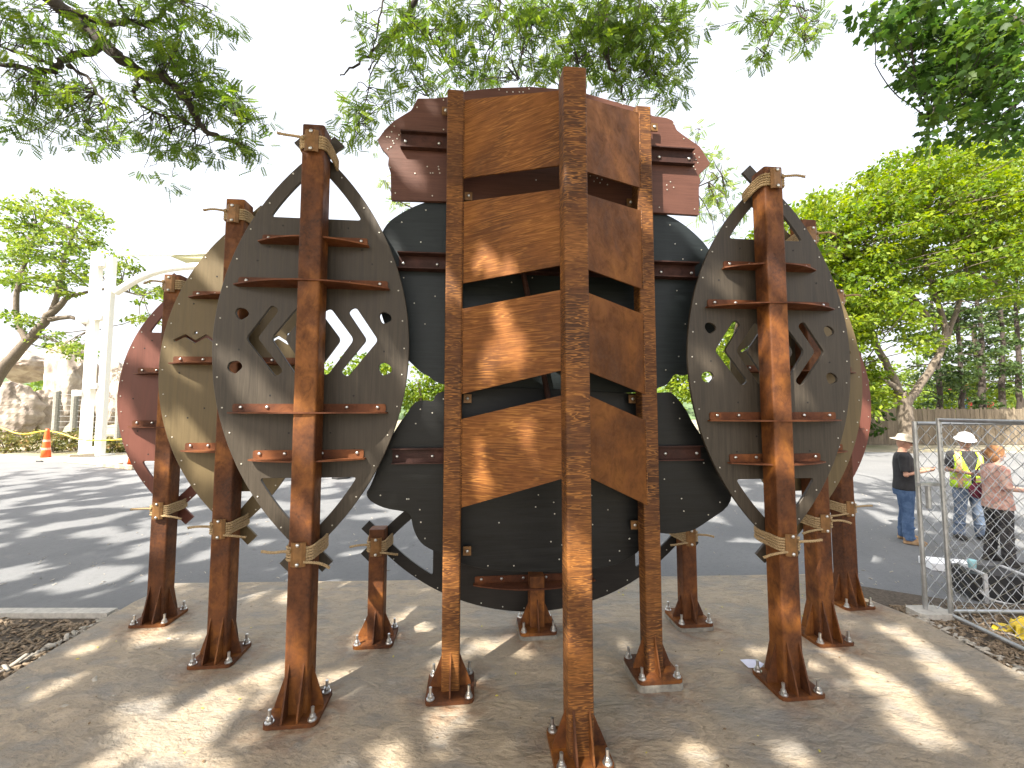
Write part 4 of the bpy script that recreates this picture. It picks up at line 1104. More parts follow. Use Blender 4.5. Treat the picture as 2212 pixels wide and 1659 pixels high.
cone('tall orange traffic cone standing clear by the kerb at the far left', 98, 996, 1.28)
cone('orange traffic cone peeping out at the left rim of the red shield', 287, 1008, 1.05)
cone('orange traffic cone seen below the left dark shield', 737, 1033, .62)
def rock(label, px, py, w, h, Y, seed, dep=1.0):
    c = atY(px, py, Y); R = np.random.default_rng(seed)
    bm = bmesh.new(); bmesh.ops.create_icosphere(bm, subdivisions=5, radius=1)
    planes = norm(R.normal(size=(26, 3)) * np.array([1, 1, .55])); dist = R.uniform(.55, .92, 26)
    W, Hh = w / 890 * Y / 2, h / 890 * Y / 2
    ph = R.uniform(0, 6, 6)
    for v in bm.verts:
        p = np.array(v.co)
        for n, d in zip(planes, dist):
            k = p @ n
            if k > d: p = p - n * (k - d) * .93
        p = p * (1 + .05 * math.sin(5 * p[0] + ph[0]) * math.sin(4 * p[2] + ph[1]) + .03 * math.sin(11 * p[1] + ph[2]) - .07 * max(0, math.sin(9 * p[0] + 2 * math.sin(3 * p[2] + ph[3]) + ph[4])) ** 6 + .015 * math.sin(23 * p[2] + 7 * p[0]) + .012 * math.sin(31 * p[0] + 17 * p[1]))
        v.co = Vector((p[0] * W * 1.25, p[1] * W * dep, p[2] * Hh * 1.3))
    me = bpy.data.meshes.new('boulder'); bm.to_mesh(me); bm.free(); me.materials.append(M['sculpted_rock'])
    o = put('boulder', me, None, (c.x, Y, c.z)); tag(o, label, 'rock', 'sculpted rocks behind the cable fence')
rock('tall pale rock face standing left of the white tower', 150, 835, 105, 150, 29, 1)
rock('flat-topped pale rock at the top of the heap, far left', 62, 790, 130, 60, 31, 2)
rock('smooth grey-brown rock at the left edge, lowest of the heap', 30, 885, 110, 105, 27, 3)
rock('angular shadowed rock between smooth boulder and tall face', 100, 890, 80, 90, 28, 4)
rock('grey rock between the white tower and the red shield', 250, 860, 90, 120, 30, 5)
rock('rock just behind the foot of the white tower', 200, 880, 80, 120, 31, 6)
rock('pale block of rock half hidden behind the tan and red shields', 350, 880, 160, 110, 33, 7)
def cable_fence():
    root = thing('cable_fence', 'grey post and cable fence before the rocks at the left', 'fence', (-27.5, 25.2, -.18), 0)
    xs = [121, 160, 257, 330, 400]
    P0 = []
    for x in xs:
        p = atY(x, 900, 25.2); P0.append(p.x + 27.5)
        b = MB(); b.tube([(p.x + 27.5, 0, 0), (p.x + 27.5, 0, 3.30), (p.x + 27.5, 0, 3.36)], [.17, .17, .13], 10); b.build('post', 'grey_post', root)
    b = MB()
    for k in range(9):
        zz = .5 + k * .33; b.tube([(P0[0], 0, zz), ((P0[0] + P0[-1]) / 2, 0, zz - .02), (P0[-1], 0, zz)], .022, 4)
    stuffpart(b.build('cable', 'cable', root))
cable_fence()
for i, (px, py, w, h, lab) in enumerate([(15, 940, 1.5, 1.5, 'reddish shrub at the far left edge under the rocks'), (62, 945, 1.4, 1.1, 'low yellow-green shrub left of the tall traffic cone'), (118, 940, 1.3, 1.2, 'shrub directly behind the tall traffic cone'), (165, 945, 1.3, 1.15, 'shrub at the left foot of the white tower'), (238, 955, .9, .8, 'small shrub at the right foot of the white tower'), (275, 950, 1.0, .8, 'small shrub touching the red shield rim')]):
    p = atY(px, py, 21.3 + (i % 2)); bush('shrub', lab, (p.x, 21.3 + (i % 2), -.18), (w, .8, h), 26, 'leaf_shrub', .17, 'low shrubs along the far kerb')
b = MB(); pts = [Vector(atY(x, y, 17.4)) for x, y in ((-60, 905), (0, 922), (45, 941), (98, 929), (130, 935), (175, 952), (260, 950), (300, 945))]
b.tube(smooth_line(pts, 2), .03, 5); tag(b.build('caution_rope', 'tape_yellow', None, True), 'yellow caution rope sagging across the shrubs to the tall cone', 'rope')
for i, (a, c, lab) in enumerate([((140, 994), (260, 1004), 'long pale timber lying along the far kerb'), ((150, 985), (205, 982), 'short timber lying at the foot of the white tower'), ((215, 1003), (290, 1010), 'pale timber end lying by the orange cone')]):
    p, q = ground(*a, -.02), ground(*c, -.02); b = MB(); d = (q - p); L = d.length
    b.box((0, 0, 0), (L, .16, .13)); o = b.build('timber', 'lumber', None, False, (p + q) / 2, (0, 0, math.atan2(d.y, d.x))); tag(o, lab, 'lumber', 'timbers by the kerb')
# low hill behind everything on the left and right
def hills():
    V = []; F = []; n = 60; X0, X1 = -220, 220
    hgt = lambda x: 8 + 5 * math.sin(x * .021 + 1) + 3 * math.sin(x * .055) + (6 if x < -60 else 0)
    for i in range(n + 1):
        x = X0 + (X1 - X0) * i / n
        for (y, f) in ((95, 0), (120, .55), (150, .9), (190, 1.0)): V.append((x, y, -.2 + hgt(x) * f))
    for i in range(n):
        for k in range(3): F.append((i * 4 + k, (i + 1) * 4 + k, (i + 1) * 4 + k + 1, i * 4 + k + 1))
    b = MB(); b.add(V, F); b.build('hill', 'hill_green', None, True)['kind'] = 'structure'
plain('hill_green', (0.075, 0.12, 0.05), 0.95, 0, 0.45, .8, .8)
hills()
def wood_mass():
    cr = Crown(); n = 1500
    for _ in range(420):
        x = rng.uniform(-150, 150); y = rng.uniform(90, 112)
        leaf_clump(cr, LEAF, (x, y, rng.uniform(.5, 7.5)), 2.6, 26, 1.5, .7, .8, (rng.uniform(0, .4), rng.uniform(.5, .9)))
    me = arrays('distant_wood', np.concatenate(cr.V), np.concatenate(cr.F), 'leaf_far', np.concatenate(cr.A))
    tag(put('distant_wood', me), 'low green wood along the horizon', 'woods', None, 'stuff')
wood_mass()

# ================================================================== background: right
def wood_fence_mat():
    m, nt, b = new_mat('fence_wood'); v = coords(nt, (9, 9, 1))
    f = noise(nt, v, 2, 6, .7, .4); oi = nd(nt, 'ShaderNodeObjectInfo')
    base = ramp(nt, f, [(.3, (0.13, 0.105, 0.075)), (.7, (0.25, 0.205, 0.145))])
    var = ramp(nt, oi.outputs['Random'], [(0, .62), (1, 1.0)])
    base = mix(nt, 1.0, base, var, 'MULTIPLY')
    nt.links.new(base, b.inputs['Base Color']); b.inputs['Roughness'].default_value = .9; bump(nt, b, f, .4, .01); M['fence_wood'] = m
wood_fence_mat()
def wooden_fence():
    root = thing('wooden_fence', 'weathered wooden plank fence beyond the road at the right', 'fence', (16, 26, -.18), 0)
    meshes = []
    for k in range(6):
        h = 2.30 + random.uniform(-.06, .06); b = MB(); w = .142
        b.prism([(-w / 2, .03), (w / 2, .03), (w / 2, h - .03), (w / 2 - .03, h), (-w / 2 + .03, h), (-w / 2, h - .03)], -.011, .011, 'xz'); meshes.append(b.mesh('plank', 'fence_wood'))
    for i in range(122): put('plank', meshes[i % 6 if i % 7 else 3], root, (i * .15, .0 + random.uniform(-.008, .008), 0), (0, random.uniform(-.008, .008), 0))
    for zz in (.45, 1.75):
        b = MB(); b.box((9.1, .035, zz), (18.3, .045, .09)); b.build('rail', 'fence_wood', root)
    for i in range(8):
        b = MB(); b.box((i * 2.6, .11, 1.1), (.1, .1, 2.2)); b.build('post', 'fence_wood', root)
wooden_fence()
plain('play_red', (0.62, 0.03, 0.03), .4, 0, .1); plain('play_blue', (0.05, 0.14, 0.35), .4, 0, .1); plain('play_yellow', (.6, .45, .05), .4)
def playground():
    Y = 44; c = atY(2092, 900, Y); root = thing('play_structure', 'red and blue playground tower glimpsed over the wooden fence', 'playground', (c.x, Y, -.18), 0)
    for sx in (-1, 1):
        for sy in (-1, 1): b = MB(); b.cyl((sx * .9, sy * .7, 0), (sx * .9, sy * .7, 4.4), .09, 8); b.build('post', 'play_blue', root)
    b = MB(); b.box((0, 0, 2.2), (2.0, 1.6, .12)); b.build('deck', 'play_blue', root)
    b = MB(); b.add([(-1.2, -1, 4.4), (1.2, -1, 4.4), (1.2, 1, 4.4), (-1.2, 1, 4.4), (0, 0, 5.6)], [(0, 1, 4), (1, 2, 4), (2, 3, 4), (3, 0, 4), (3, 2, 1, 0)]); b.build('roof', 'play_red', root)
    b = MB(); b.box((0, -.75, 3.0), (1.7, .06, 1.3)); b.build('panel', 'play_red', root)
    b = MB(); b.tube(smooth_line([Vector((1, -.3, 2.9)), Vector((2.2, -.3, 2.7)), Vector((3.2, -.3, 1.4)), Vector((4.4, -.3, .5))], 2), .42, 10, False); b.build('slide', 'play_red', root, True)
playground()

# ------------------------------------------------------------------ temporary chain-link panels
plain('galvanised', (0.42, 0.43, 0.43), 0.38, 0.75, 0.2, .1, 14)
def link_panel(label, A, B, zb, zt, corner):
    d = Vector((B[0] - A[0], B[1] - A[1])); L = d.length
    root = thing('chain_link_panel', label, 'fence', (A[0], A[1], 0), math.atan2(d.y, d.x), 'temporary chain-link panels')
    r = .021
    b = MB(); b.cyl((r, 0, zb - .10), (r, 0, zt + .02), r, 10); b.build('post', 'galvanised', root)
    b = MB(); b.cyl((L - r, 0, zb - .06), (L - r, 0, zt + .02), r, 10); b.build('post', 'galvanised', root)
    for zz in (zb, zt, (zb + zt) / 2 + .02 if corner else zt):
        if zz == zt and corner is None: continue
        b = MB(); b.cyl((r * 2, 0, zz), (L - 2 * r, 0, zz), r * .92, 10)
        if not (zz not in (zb, zt)): b.build('rail', 'galvanised', root)
    # woven wires: zigzags that hook into their neighbours
    p, hgt = .062, zt - zb - .05; n = int((L - .08) / p); b = MB(); wr = .0029
    k = int(hgt / (p * 1.05)); dz = hgt / k
    for i in range(n + 1):
        x0 = .04 + i * p; pts = []
        for j in range(k + 1):
            s = ((j + i) % 2); xx = x0 + (p * .52 if s else -p * .52)
            pts.append((min(max(xx, .03), L - .03), (.004 if s else -.004), zb + .025 + j * dz))
        b.tube(pts, wr, 4, False)
    stuffpart(b.build('wire_mesh', 'galvanised', root))
    return root
GA = ground(2003, 1330, -.05)
pa = link_panel('chain-link panel running off to the right behind the corner posts', (4.12, 4.26), (7.2, 4.20), -.005, 1.865, True)
pb = link_panel('chain-link panel coming towards the viewer along the slab edge', (4.30, 4.19), (4.27, 1.6), .0, 1.90, True)
cl = MB(); cl.box((4.215, 4.235, 1.25), (.19, .05, .03)); cl.cyl((4.18, 4.2, 1.02), (4.18, 4.2, 1.24), .022, 8)
tag(cl.build('fence_clamp', 'galvanised'), 'steel clamp joining the two chain-link corner posts', 'clamp')
pb2 = MB(); pb2.box((0, 0, .03), (.34, .2, .06), ch=.03); tag(pb2.build('flat_stone', 'kerb_concrete', None, False, (4.16, 4.24, -.045)), 'flat stone under the chain-link corner posts', 'stone')

# ------------------------------------------------------------------ small things on the ground
plain('paper_white', (0.85, 0.86, 0.88), .6, 0, .03); plain('case_black', (0.018, 0.018, 0.02), .5, 0, .2); plain('strap_grey', (.5, .5, .5), .6); plain('cup_blue', (0.35, 0.62, 0.66), .3)
p = ground(2052, 1228, -.095)
b = MB(); b.box((0, 0, .045), (.52, .30, .09), ch=.01); b.build('carton', 'paper_white', None, False, p, (0, 0, -.32)); tag(bpy.data.objects['carton'], 'flat white carton lying on the asphalt behind the fence', 'box')
p = ground(2150, 1290, -.095); tb = thing('tool_case', 'black tool case with grey straps on the asphalt behind the fence', 'case', p, -.25)
b = MB(); b.box((0, 0, .14), (.62, .34, .24), ch=.03); b.build('body', 'case_black', tb)
b = MB(); b.box((0, 0, .275), (.63, .35, .028), ch=.03); b.build('lid', 'case_black', tb)
for x in (-.2, .2): b = MB(); b.box((x, -.006, .15), (.035, .37, .31)); b.build('strap', 'strap_grey', tb)
b = MB(); b.tube(smooth_line([Vector((-.25, -.17, .12)), Vector((-.22, -.26, .05)), Vector((.05, -.30, .03)), Vector((.12, -.2, .1)), Vector((.14, -.17, .2))], 2), .012, 6); b.build('handle', 'strap_grey', tb, True)
b = MB(); b.tube([(0, 0, 0), (0, 0, .10), (0, 0, .105)], [.03, .04, .038], 12); o = b.build('cup', 'cup_blue', None, True, (p.x - .18, p.y + .05, p.z + .289)); tag(o, 'pale blue cup standing on the black tool case', 'cup')
def crumple(label, loc, s, seed):
    bm = bmesh.new(); bmesh.ops.create_grid(bm, x_segments=26, y_segments=18, size=1); R = np.random.default_rng(seed); ph = R.uniform(0, 6, 8)
    for v in bm.verts:
        x, y = v.co.x, v.co.y
        v.co.z = .16 + .13 * math.sin(5 * x + ph[0]) * math.cos(4 * y + ph[1]) + .08 * math.sin(11 * x + 6 * y + ph[2]) + .05 * math.sin(17 * y - 9 * x + ph[3]); v.co.x += .15 * math.sin(7 * y + ph[4]); v.co.y += .15 * math.sin(6 * x + ph[5])
        if v.co.length > .95: v.co.z *= .25
        v.co = Vector((v.co.x * s[0], v.co.y * s[1], max(.006, v.co.z * s[2])))
    me = bpy.data.meshes.new('caution_tape'); bm.to_mesh(me); bm.free(); me.materials.append(M['tape_yellow'])
    o = put('caution_tape', me, None, loc); md = o.modifiers.new('th', 'SOLIDIFY'); md.thickness = .004
    tag(o, label, 'tape', 'heaps of yellow tape by the fence')
crumple('crumpled yellow caution tape heaped behind the near fence rail', (4.88, 3.86, -.04), (.34, .2, .38), 3)
crumple('smaller wad of yellow caution tape at the right edge', (4.62, 3.47, -.04), (.16, .16, .55), 5)
plain('pebble', (0.36, 0.33, 0.28), .85, 0, .35, .3, 20); plain('chip', (0.20, 0.15, 0.10), .9, 0, .6, 0, 60); plain('paper_scrap', (.62, .64, .78), .6)
def chips(name, label, cat, n, fn, smin, smax, mat, z0):
    V = []; F = []
    for i in range(n):
        x, y = fn(); s = random.uniform(smin, smax); l = s * random.uniform(.8, 2.6); w = s * .5; h = s * .22
        e = Euler((random.uniform(-.5, .5), random.uniform(-.5, .5), random.uniform(0, 6.3))).to_matrix(); c = Vector((x, y, z0 + h * random.uniform(.3, 1.4)))
        k = len(V)
        q = [(-l, -w, -h), (l, -w * .6, -h), (l * .8, w, -h), (-l * .9, w * .8, -h), (-l * .8, -w * .7, h), (l * .7, -w * .5, h), (l * .6, w * .6, h), (-l * .7, w * .6, h)]
        V += [tuple(e @ Vector(a) * .5 + c) for a in q]
        F += [tuple(k + i_ for i_ in f) for f in ((3, 2, 1, 0), (4, 5, 6, 7), (0, 1, 5, 4), (1, 2, 6, 5), (2, 3, 7, 6), (3, 0, 4, 7))]
    me = arrays(name, np.array(V), np.array(F), mat); tag(put(name, me), label, cat, None, 'stuff')
chips('wood_chips', 'wood chips and soil covering the bed at the left', 'mulch', 5200, lambda: (random.uniform(-7.2, -3.9), random.uniform(2.0, 4.15)), .02, .06, 'chip', -.05)
chips('wood_chips', 'wood chips and soil between slab and fence at the right', 'mulch', 5200, lambda: (3.95 + random.random() ** 1.3 * 2.6, random.uniform(2.0, 4.45)), .02, .055, 'chip', -.045)
chips('bed_pebbles', 'small pale stones among the chips of both beds', 'gravel', 420, lambda: (random.choice((-1, 1)) * 3.98 + (lambda s: 0)(0) + random.choice((-1, 1)) * .0 + random.uniform(-.05, 2.2) * 0 + (random.uniform(0, 2.4) if random.random() < .5 else 0), random.uniform(2.2, 4.3)), .03, .08, 'pebble', -.04)
chips('road_grit', 'bits of grit and leaf scattered over the asphalt', 'grit', 900, lambda: (random.uniform(-9, 9), 5.1 + random.random() ** 2 * 7), .008, .028, 'pebble', -.099)
plain('leaf_yellow', (.55, .48, .06), .6, 0, .3, 0, 8); plain('leaf_dry', (.16, .10, .05), .8, 0, .4, 0, 8)
def litter(name, label, n, mat, s0, s1):
    pos = np.stack([rng.uniform(-3.6, 3.6, n), rng.uniform(1.6, 4.9, n), np.full(n, .006)], 1)
    V, F, k = scatter(LEAF, pos, norm(rng.normal(size=(n, 3)) * np.array([1, 1, .05])), norm(np.array([0, 0, 1.]) + rng.normal(size=(n, 3)) * .12), rng.uniform(s0, s1, n))
    V[:, 2] = np.maximum(V[:, 2], .002)
    tag(put(name, arrays(name, V, F, mat)), label, 'leaf litter', None, 'stuff')
litter('fallen_leaves', 'tiny yellow leaflets scattered on the slab', 55, 'leaf_yellow', .014, .034)
litter('fallen_twigs', 'dark bits of twig and leaf scattered on the slab', 160, 'leaf_dry', .008, .03)
p = ground(1628, 1434, .004)
b = MB(); b.add([(-.07, -.05, .002), (.02, -.06, .004), (.07, -.02, .012), (.05, .05, .004), (-.02, .04, .014), (-.08, .05, .003)], [(0, 1, 4), (1, 2, 4), (2, 3, 4), (4, 5, 0)])
o = b.build('paper_scrap', 'paper_scrap', None, False, p); md = o.modifiers.new('th', 'SOLIDIFY'); md.thickness = .001; tag(o, 'torn scrap of pale blue paper by the right dark shield post', 'paper')

# ================================================================== people
def skin_m(name, c): plain(name, c, .55, 0, .08)
skin_m('skin_a', (.46, .25, .17)); skin_m('skin_b', (.40, .22, .15)); skin_m('skin_c', (.50, .29, .21))
def cloth(name, a, b_, sc, rough=.85, bm_=.3):
    m, nt, p = new_mat(name); v = coords(nt); f = noise(nt, v, sc, 4, .6)
    nt.links.new(ramp(nt, f, [(.40, a), (.60, b_)]), p.inputs['Base Color']); p.inputs['Roughness'].default_value = rough
    bump(nt, p, noise(nt, coords(nt, (1, 1, .6)), 13, 3), bm_, .02); M[name] = m
cloth('tee_black', (.014, .014, .016), (.024, .024, .027), 8); cloth('denim', (.035, .075, .16), (.075, .13, .24), 9); cloth('denim_pale', (.075, .11, .17), (.15, .19, .26), 9)
cloth('blouse', (.42, .21, .17), (.58, .40, .33), 17); cloth('trousers_print', (.012, .012, .014), (.05, .045, .045), 26); cloth('hat_khaki', (.42, .37, .28), (.52, .46, .36), 6); cloth('hair_brown', (.17, .075, .03), (.30, .15, .06), 30)
cloth('boot_tan', (.27, .17, .09), (.38, .26, .15), 12); cloth('shoe_dark', (.02, .018, .016), (.05, .045, .04), 12); cloth('bag_maroon', (.10, .012, .03), (.19, .03, .06), 12); cloth('hair_dark', (.03, .02, .015), (.06, .04, .03), 30)
plain('helmet_white', (.80, .82, .85), .3, 0, .03); plain('lens_dark', (.01, .01, .012), .15)
def vest_mat():
    m, nt, p = new_mat('vest_lime'); tc = nd(nt, 'ShaderNodeTexCoord'); sx = nd(nt, 'ShaderNodeSeparateXYZ'); nt.links.new(tc.outputs['Object'], sx.inputs[0])
    zb = ramp(nt, sx.outputs['Z'], [(0.0, 0), (.955, 0), (.96, 1), (1.02, 1), (1.025, 0)]); zb2 = ramp(nt, sx.outputs['Z'], [(0, 0), (.86, 0)])
    ab = nd(nt, 'ShaderNodeMath', operation='ABSOLUTE'); nt.links.new(sx.outputs['X'], ab.inputs[0])
    xb = ramp(nt, ab.outputs[0], [(0, 0), (.105, 0), (.11, 1), (.16, 1), (.165, 0)])
    o1 = mix(nt, zb, (.52, .82, .03), (.62, .40, .22)); o2 = mix(nt, xb, o1, (.60, .38, .20))
    nt.links.new(o2, p.inputs['Base Color']); p.inputs['Roughness'].default_value = .6
    M['vest_lime'] = m
vest_mat()
def remesh(mb, name, mat, parent, voxel, it=6, fac=.5):
    me = bpy.data.meshes.new(name); me.from_pydata(mb.v, [], mb.f)
    bm = bmesh.new(); bm.from_mesh(me); bmesh.ops.recalc_face_normals(bm, faces=bm.faces); bm.to_mesh(me); bm.free()
    o = bpy.data.objects.new(name, me); C.objects.link(o)
    r = o.modifiers.new('r', 'REMESH'); r.mode = 'VOXEL'; r.voxel_size = voxel
    s = o.modifiers.new('s', 'SMOOTH'); s.iterations = it; s.factor = fac
    dg = bpy.context.evaluated_depsgraph_get(); dg.update()
    out = bpy.data.meshes.new_from_object(o.evaluated_get(dg)); bpy.data.objects.remove(o); bpy.data.meshes.remove(me)
    out.materials.clear(); out.materials.append(M[mat]); out.polygons.foreach_set('use_smooth', [True] * len(out.polygons)); out.name = name
    return put(name, out, parent)
def loft(mb, rings, n=20):
    V = []
    for (cx, cy, cz, rx, ry) in rings: V += [(cx + rx * math.cos(2 * PI * k / n), cy + ry * math.sin(2 * PI * k / n), cz) for k in range(n)]
    m = len(rings); F = [(i * n + k, i * n + (k + 1) % n, (i + 1) * n + (k + 1) % n, (i + 1) * n + k) for i in range(m - 1) for k in range(n)]
    F += [tuple(range(n - 1, -1, -1)), tuple((m - 1) * n + k for k in range(n))]
    mb.add(V, F)
def limb(mb, pts, rad):
    mb.tube(pts, rad, 12)
    for p, r in zip(pts, rad): mb.ell(p, (r, r, r), None, 10, 6)
def hand(mb, wrist, d, palm_n, side, s=1.0, curl=.6):
    """palm with five bent fingers; d = direction of the hand, palm_n = way the palm faces"""
    d = Vector(d).normalized(); pn = Vector(palm_n); pn = (pn - d * pn.dot(d)).normalized(); lat = d.cross(pn) * side
    rot = Matrix((lat, pn, d)).transposed()
    w = Vector(wrist); mb.ell(w + d * .05 * s, (.040 * s, .017 * s, .052 * s), rot, 12, 8)
    for k, (o_, ln) in enumerate(((-.029, .068), (-.010, .078), (.010, .073), (.028, .056))):
        b0 = w + d * .085 * s + lat * o_ * s; a = curl * 1.0
        p1 = b0 + (d * math.cos(a * .5) + pn * math.sin(a * .5)) * ln * .42 * s
        p2 = p1 + (d * math.cos(a * 1.6) + pn * math.sin(a * 1.6)) * ln * .33 * s
        p3 = p2 + (d * math.cos(a * 2.4) + pn * math.sin(a * 2.4)) * ln * .25 * s
        mb.tube([b0 - d * .02, b0, p1, p2, p3], [.0085 * s] * 3 + [.0078 * s, .0065 * s], 8)
    t0 = w + d * .03 * s - lat * .030 * s; t1 = t0 - lat * .028 * s + d * .028 * s + pn * .012; t2 = t1 + d * .032 * s + pn * .016
    mb.tube([t0 + lat * .012, t0, t1, t2], [.011 * s, .011 * s, .0095 * s, .007 * s], 8)
def person(label, loc, rotz, Ht, sk, top, bottom, shoe, arms, build=1.0, sleeve=.45, hem=.46, woman=False, lean=0.0, head_turn=0.0, nod=0.0, stance=.05, topmat_vest=False):
    """standing figure, facing +Y before it is turned; arms = [(elbow, wrist, hand dir), left then right]"""
    root = thing('person', label, 'person', loc, rotz)
    k = Ht / 1.75; B = build
    hip, kn, an = .93 * k, .50 * k, .085 * k
    sh = 1.43 * k; shx = (.168 if not woman else .15) * k * (B * .5 + .5)
    b = MB()
    torso = [(0, 0, .80 * k, .15 * k * B, .105 * k * B), (0, -.005, .92 * k, .172 * k * B, .118 * k * B), (0, 0, 1.03 * k, .158 * k * B, .115 * k * B), (0, 0, 1.15 * k, .155 * k * B, .112 * k * B), (0, 0, 1.28 * k, .172 * k * B, .115 * k * B), (0, -.005, 1.38 * k, .178 * k * B, .10 * k * B), (0, -.01, 1.45 * k, .135 * k * B, .075 * k * B), (0, -.01, 1.48 * k, .07 * k, .06 * k)]
    loft(b, torso)
    hc = Vector((0, .018, 1.635 * k)); E = Euler((nod, 0, head_turn)).to_matrix()
    nb = Vector((0, -.012, 1.44 * k)); b.tube([nb, (nb + hc) / 2 + Vector((0, -.004, -.02)), hc + Vector((0, -.015, -.05))], [.062 * k, .056 * k, .056 * k], 12)
    H_ = lambda v: hc + E @ (Vector(v) * k)
    b.ell(hc, (.077 * k, .096 * k, .115 * k), E, 20, 14); b.ell(H_((0, .03, -.062)), (.054 * k, .058 * k, .056 * k), E, 14, 10)
    b.tube([H_((0, .088, .018)), H_((0, .108, -.012)), H_((0, .115, -.026)), H_((0, .09, -.032))], [.009 * k, .012 * k, .015 * k, .010 * k], 8)
    for s in (-1, 1):
        b.ell(H_((s * .079, -.008, -.008)), (.009 * k, .018 * k, .030 * k), E, 8, 6); b.ell(H_((s * .032, .084, .016)), (.017 * k, .010 * k, .012 * k), E, 8, 6)
    b.ell(H_((0, .087, -.062)), (.024 * k, .010 * k, .006 * k), E, 8, 6); b.ell(H_((0, .086, -.075)), (.020 * k, .010 * k, .007 * k), E, 8, 6)
    legs = []
    for s in (-1, 1):
        L = [Vector((s * .092 * k, 0, .90 * k)), Vector((s * (.098 + stance * .3) * k, .014 * s * stance * 8, kn)), Vector((s * (.10 + stance) * k, -.02 + .05 * s * stance * 8, an))]
        limb(b, L, [.088 * k * B, .060 * k, .042 * k]); legs.append(L)
        b.ell(L[2] + Vector((s * .01, .065 * k, -.045 * k)), (.042 * k, .12 * k, .034 * k), None, 14, 8)
    A = []
    for s, (el, wr, hd, pn) in zip((-1, 1), arms):
        S = Vector((s * shx, -.008, sh - .03 * k)); el, wr = Vector(el) * k, Vector(wr) * k
        limb(b, [S, el, wr], [.052 * k, .040 * k, .029 * k]); hand(b, wr, hd, pn, s, k); A.append((S, el, wr))
    body = remesh(b, 'body', sk, root, .0075, 3)
    # clothes
    t = MB(); g = .014
    hz = hem * Ht
    loft(t, [(0, 0, hz, torso[1][3] + g + .012, torso[1][4] + g + .015), (0, 0, hz + .06 * k, torso[1][3] + g + .006, torso[1][4] + g + .012)] + [(c[0], c[1], c[2], c[3] + g, c[4] + g) for c in torso[2:7] if c[2] > hz + .1 * k] + [(0, -.012, 1.478 * k, .083 * k, .072 * k)])
    for S, el, wr in A:
        e = S + (el - S) * min(1, sleeve * 2) if sleeve <= .5 else el
        pts = [S, S + (e - S) * .5, e]; rr = [.072 * k, .069 * k, .064 * k]
        if sleeve > .5: pts.append(el + (wr - el) * (sleeve - .5) * 2 * .9); rr.append(.042 * k)
        t.tube(pts, rr, 12); t.ell(S, (.076 * k,) * 3, None, 12, 8)
    remesh(t, 'shirt', top, root, .012, 5)
    t = MB()
    loft(t, [(0, -.01, .765 * k, .155 * k * B, .128 * k * B), (0, -.008, .845 * k, .178 * k * B, .138 * k * B), (0, -.005, .92 * k, .182 * k * B, .128 * k * B), (0, 0, 1.0 * k, .172 * k * B, .124 * k * B)])
    for s, L in zip((-1, 1), legs):
        wv = [L[0] + Vector((0, 0, .02)), L[0] * .5 + L[1] * .5, L[1], L[1] * .45 + L[2] * .55 + Vector((0, -.008, 0)), L[2] + Vector((0, 0, -.035 * k))]
        t.tube(wv, [.102 * k * B, .090 * k * B, .076 * k, .073 * k, .074 * k], 14)
        for q in range(5): t.ell(L[1] + (L[2] - L[1]) * (.2 + q * .19) + Vector((0, .012 * (-1) ** q, 0)), (.079 * k, .080 * k, .018 * k), None, 12, 6)
    remesh(t, 'trousers', bottom, root, .012, 4)
    for s, L in zip((-1, 1), legs):
        t = MB(); c = L[2]; c = Vector((c.x + s * .01, c.y, 0))
        t.ell(c + Vector((0, .07 * k, .045 * k)), (.052 * k, .150 * k, .048 * k), None, 16, 8); t.ell(c + Vector((0, -.01, .075 * k)), (.052 * k, .068 * k, .075 * k), None, 14, 8); t.box(c + Vector((0, .055 * k, .014)), (.088 * k, .27 * k, .024))
        remesh(t, 'shoe', shoe, root, .010, 2)
    return root, H_, E, k
def lathe(mb, prof, n=24, sx=1.0, sy=1.0):
    mb.tube([(0, 0, z_) for z_, r in prof], [r for z_, r in prof], n)
def headwear(name, mat, root, H_, E, k, prof, at, sx, sy, extra=None):
    b = MB(); n = 26; V = []
    for z_, r in prof: V += [(r * sx * math.cos(2 * PI * i / n), r * sy * math.sin(2 * PI * i / n), z_) for i in range(n)]
    m = len(prof); F = [(i * n + j, i * n + (j + 1) % n, (i + 1) * n + (j + 1) % n, (i + 1) * n + j) for i in range(m - 1) for j in range(n)]
    F.append(tuple((m - 1) * n + j for j in range(n)))
    b.add(V, F)
    if extra: extra(b)
    o = b.build(name, mat, root, True); o.matrix_local = Matrix.Translation(H_(at)) @ E.to_4x4() @ Matrix.Scale(k, 4)
    return o
def shades(root, H_, E, k):
    b = MB()
    for s in (-1, 1): b.ell((s * .036, .098, .016), (.030, .010, .020), None, 12, 8)
    b.tube([(-.08, .02, .02), (-.068, .08, .022), (0, .107, .022), (.068, .08, .022), (.08, .02, .02)], .005, 6)
    o = b.build('sunglasses', 'lens_dark', root, True); o.matrix_local = Matrix.Translation(H_((0, 0, 0))) @ E.to_4x4() @ Matrix.Scale(k, 4)
RZ = -.098
p = ground(1962, 1170, RZ)
r, H_, E, k = person('person in black T-shirt, jeans and khaki sun hat beside the fence post', p, math.radians(-128), 1.69, 'skin_a', 'tee_black', 'denim', 'boot_tan',
    [((-.235, .0, 1.12), (-.10, .25, 1.20), (.5, 1, .15), (.6, -.2, .6)), ((.235, .0, 1.12), (.10, .26, 1.20), (-.5, 1, .15), (-.6, -.2, .6))], 1.12, .42, .49, nod=-.22)
headwear('sun_hat', 'hat_khaki', r, H_, E, k, [(.028, .168), (.040, .150), (.062, .100), (.085, .096), (.118, .090), (.138, .066), (.144, .02)], (0, -.008, 0), .98, 1.08); shades(r, H_, E, k)
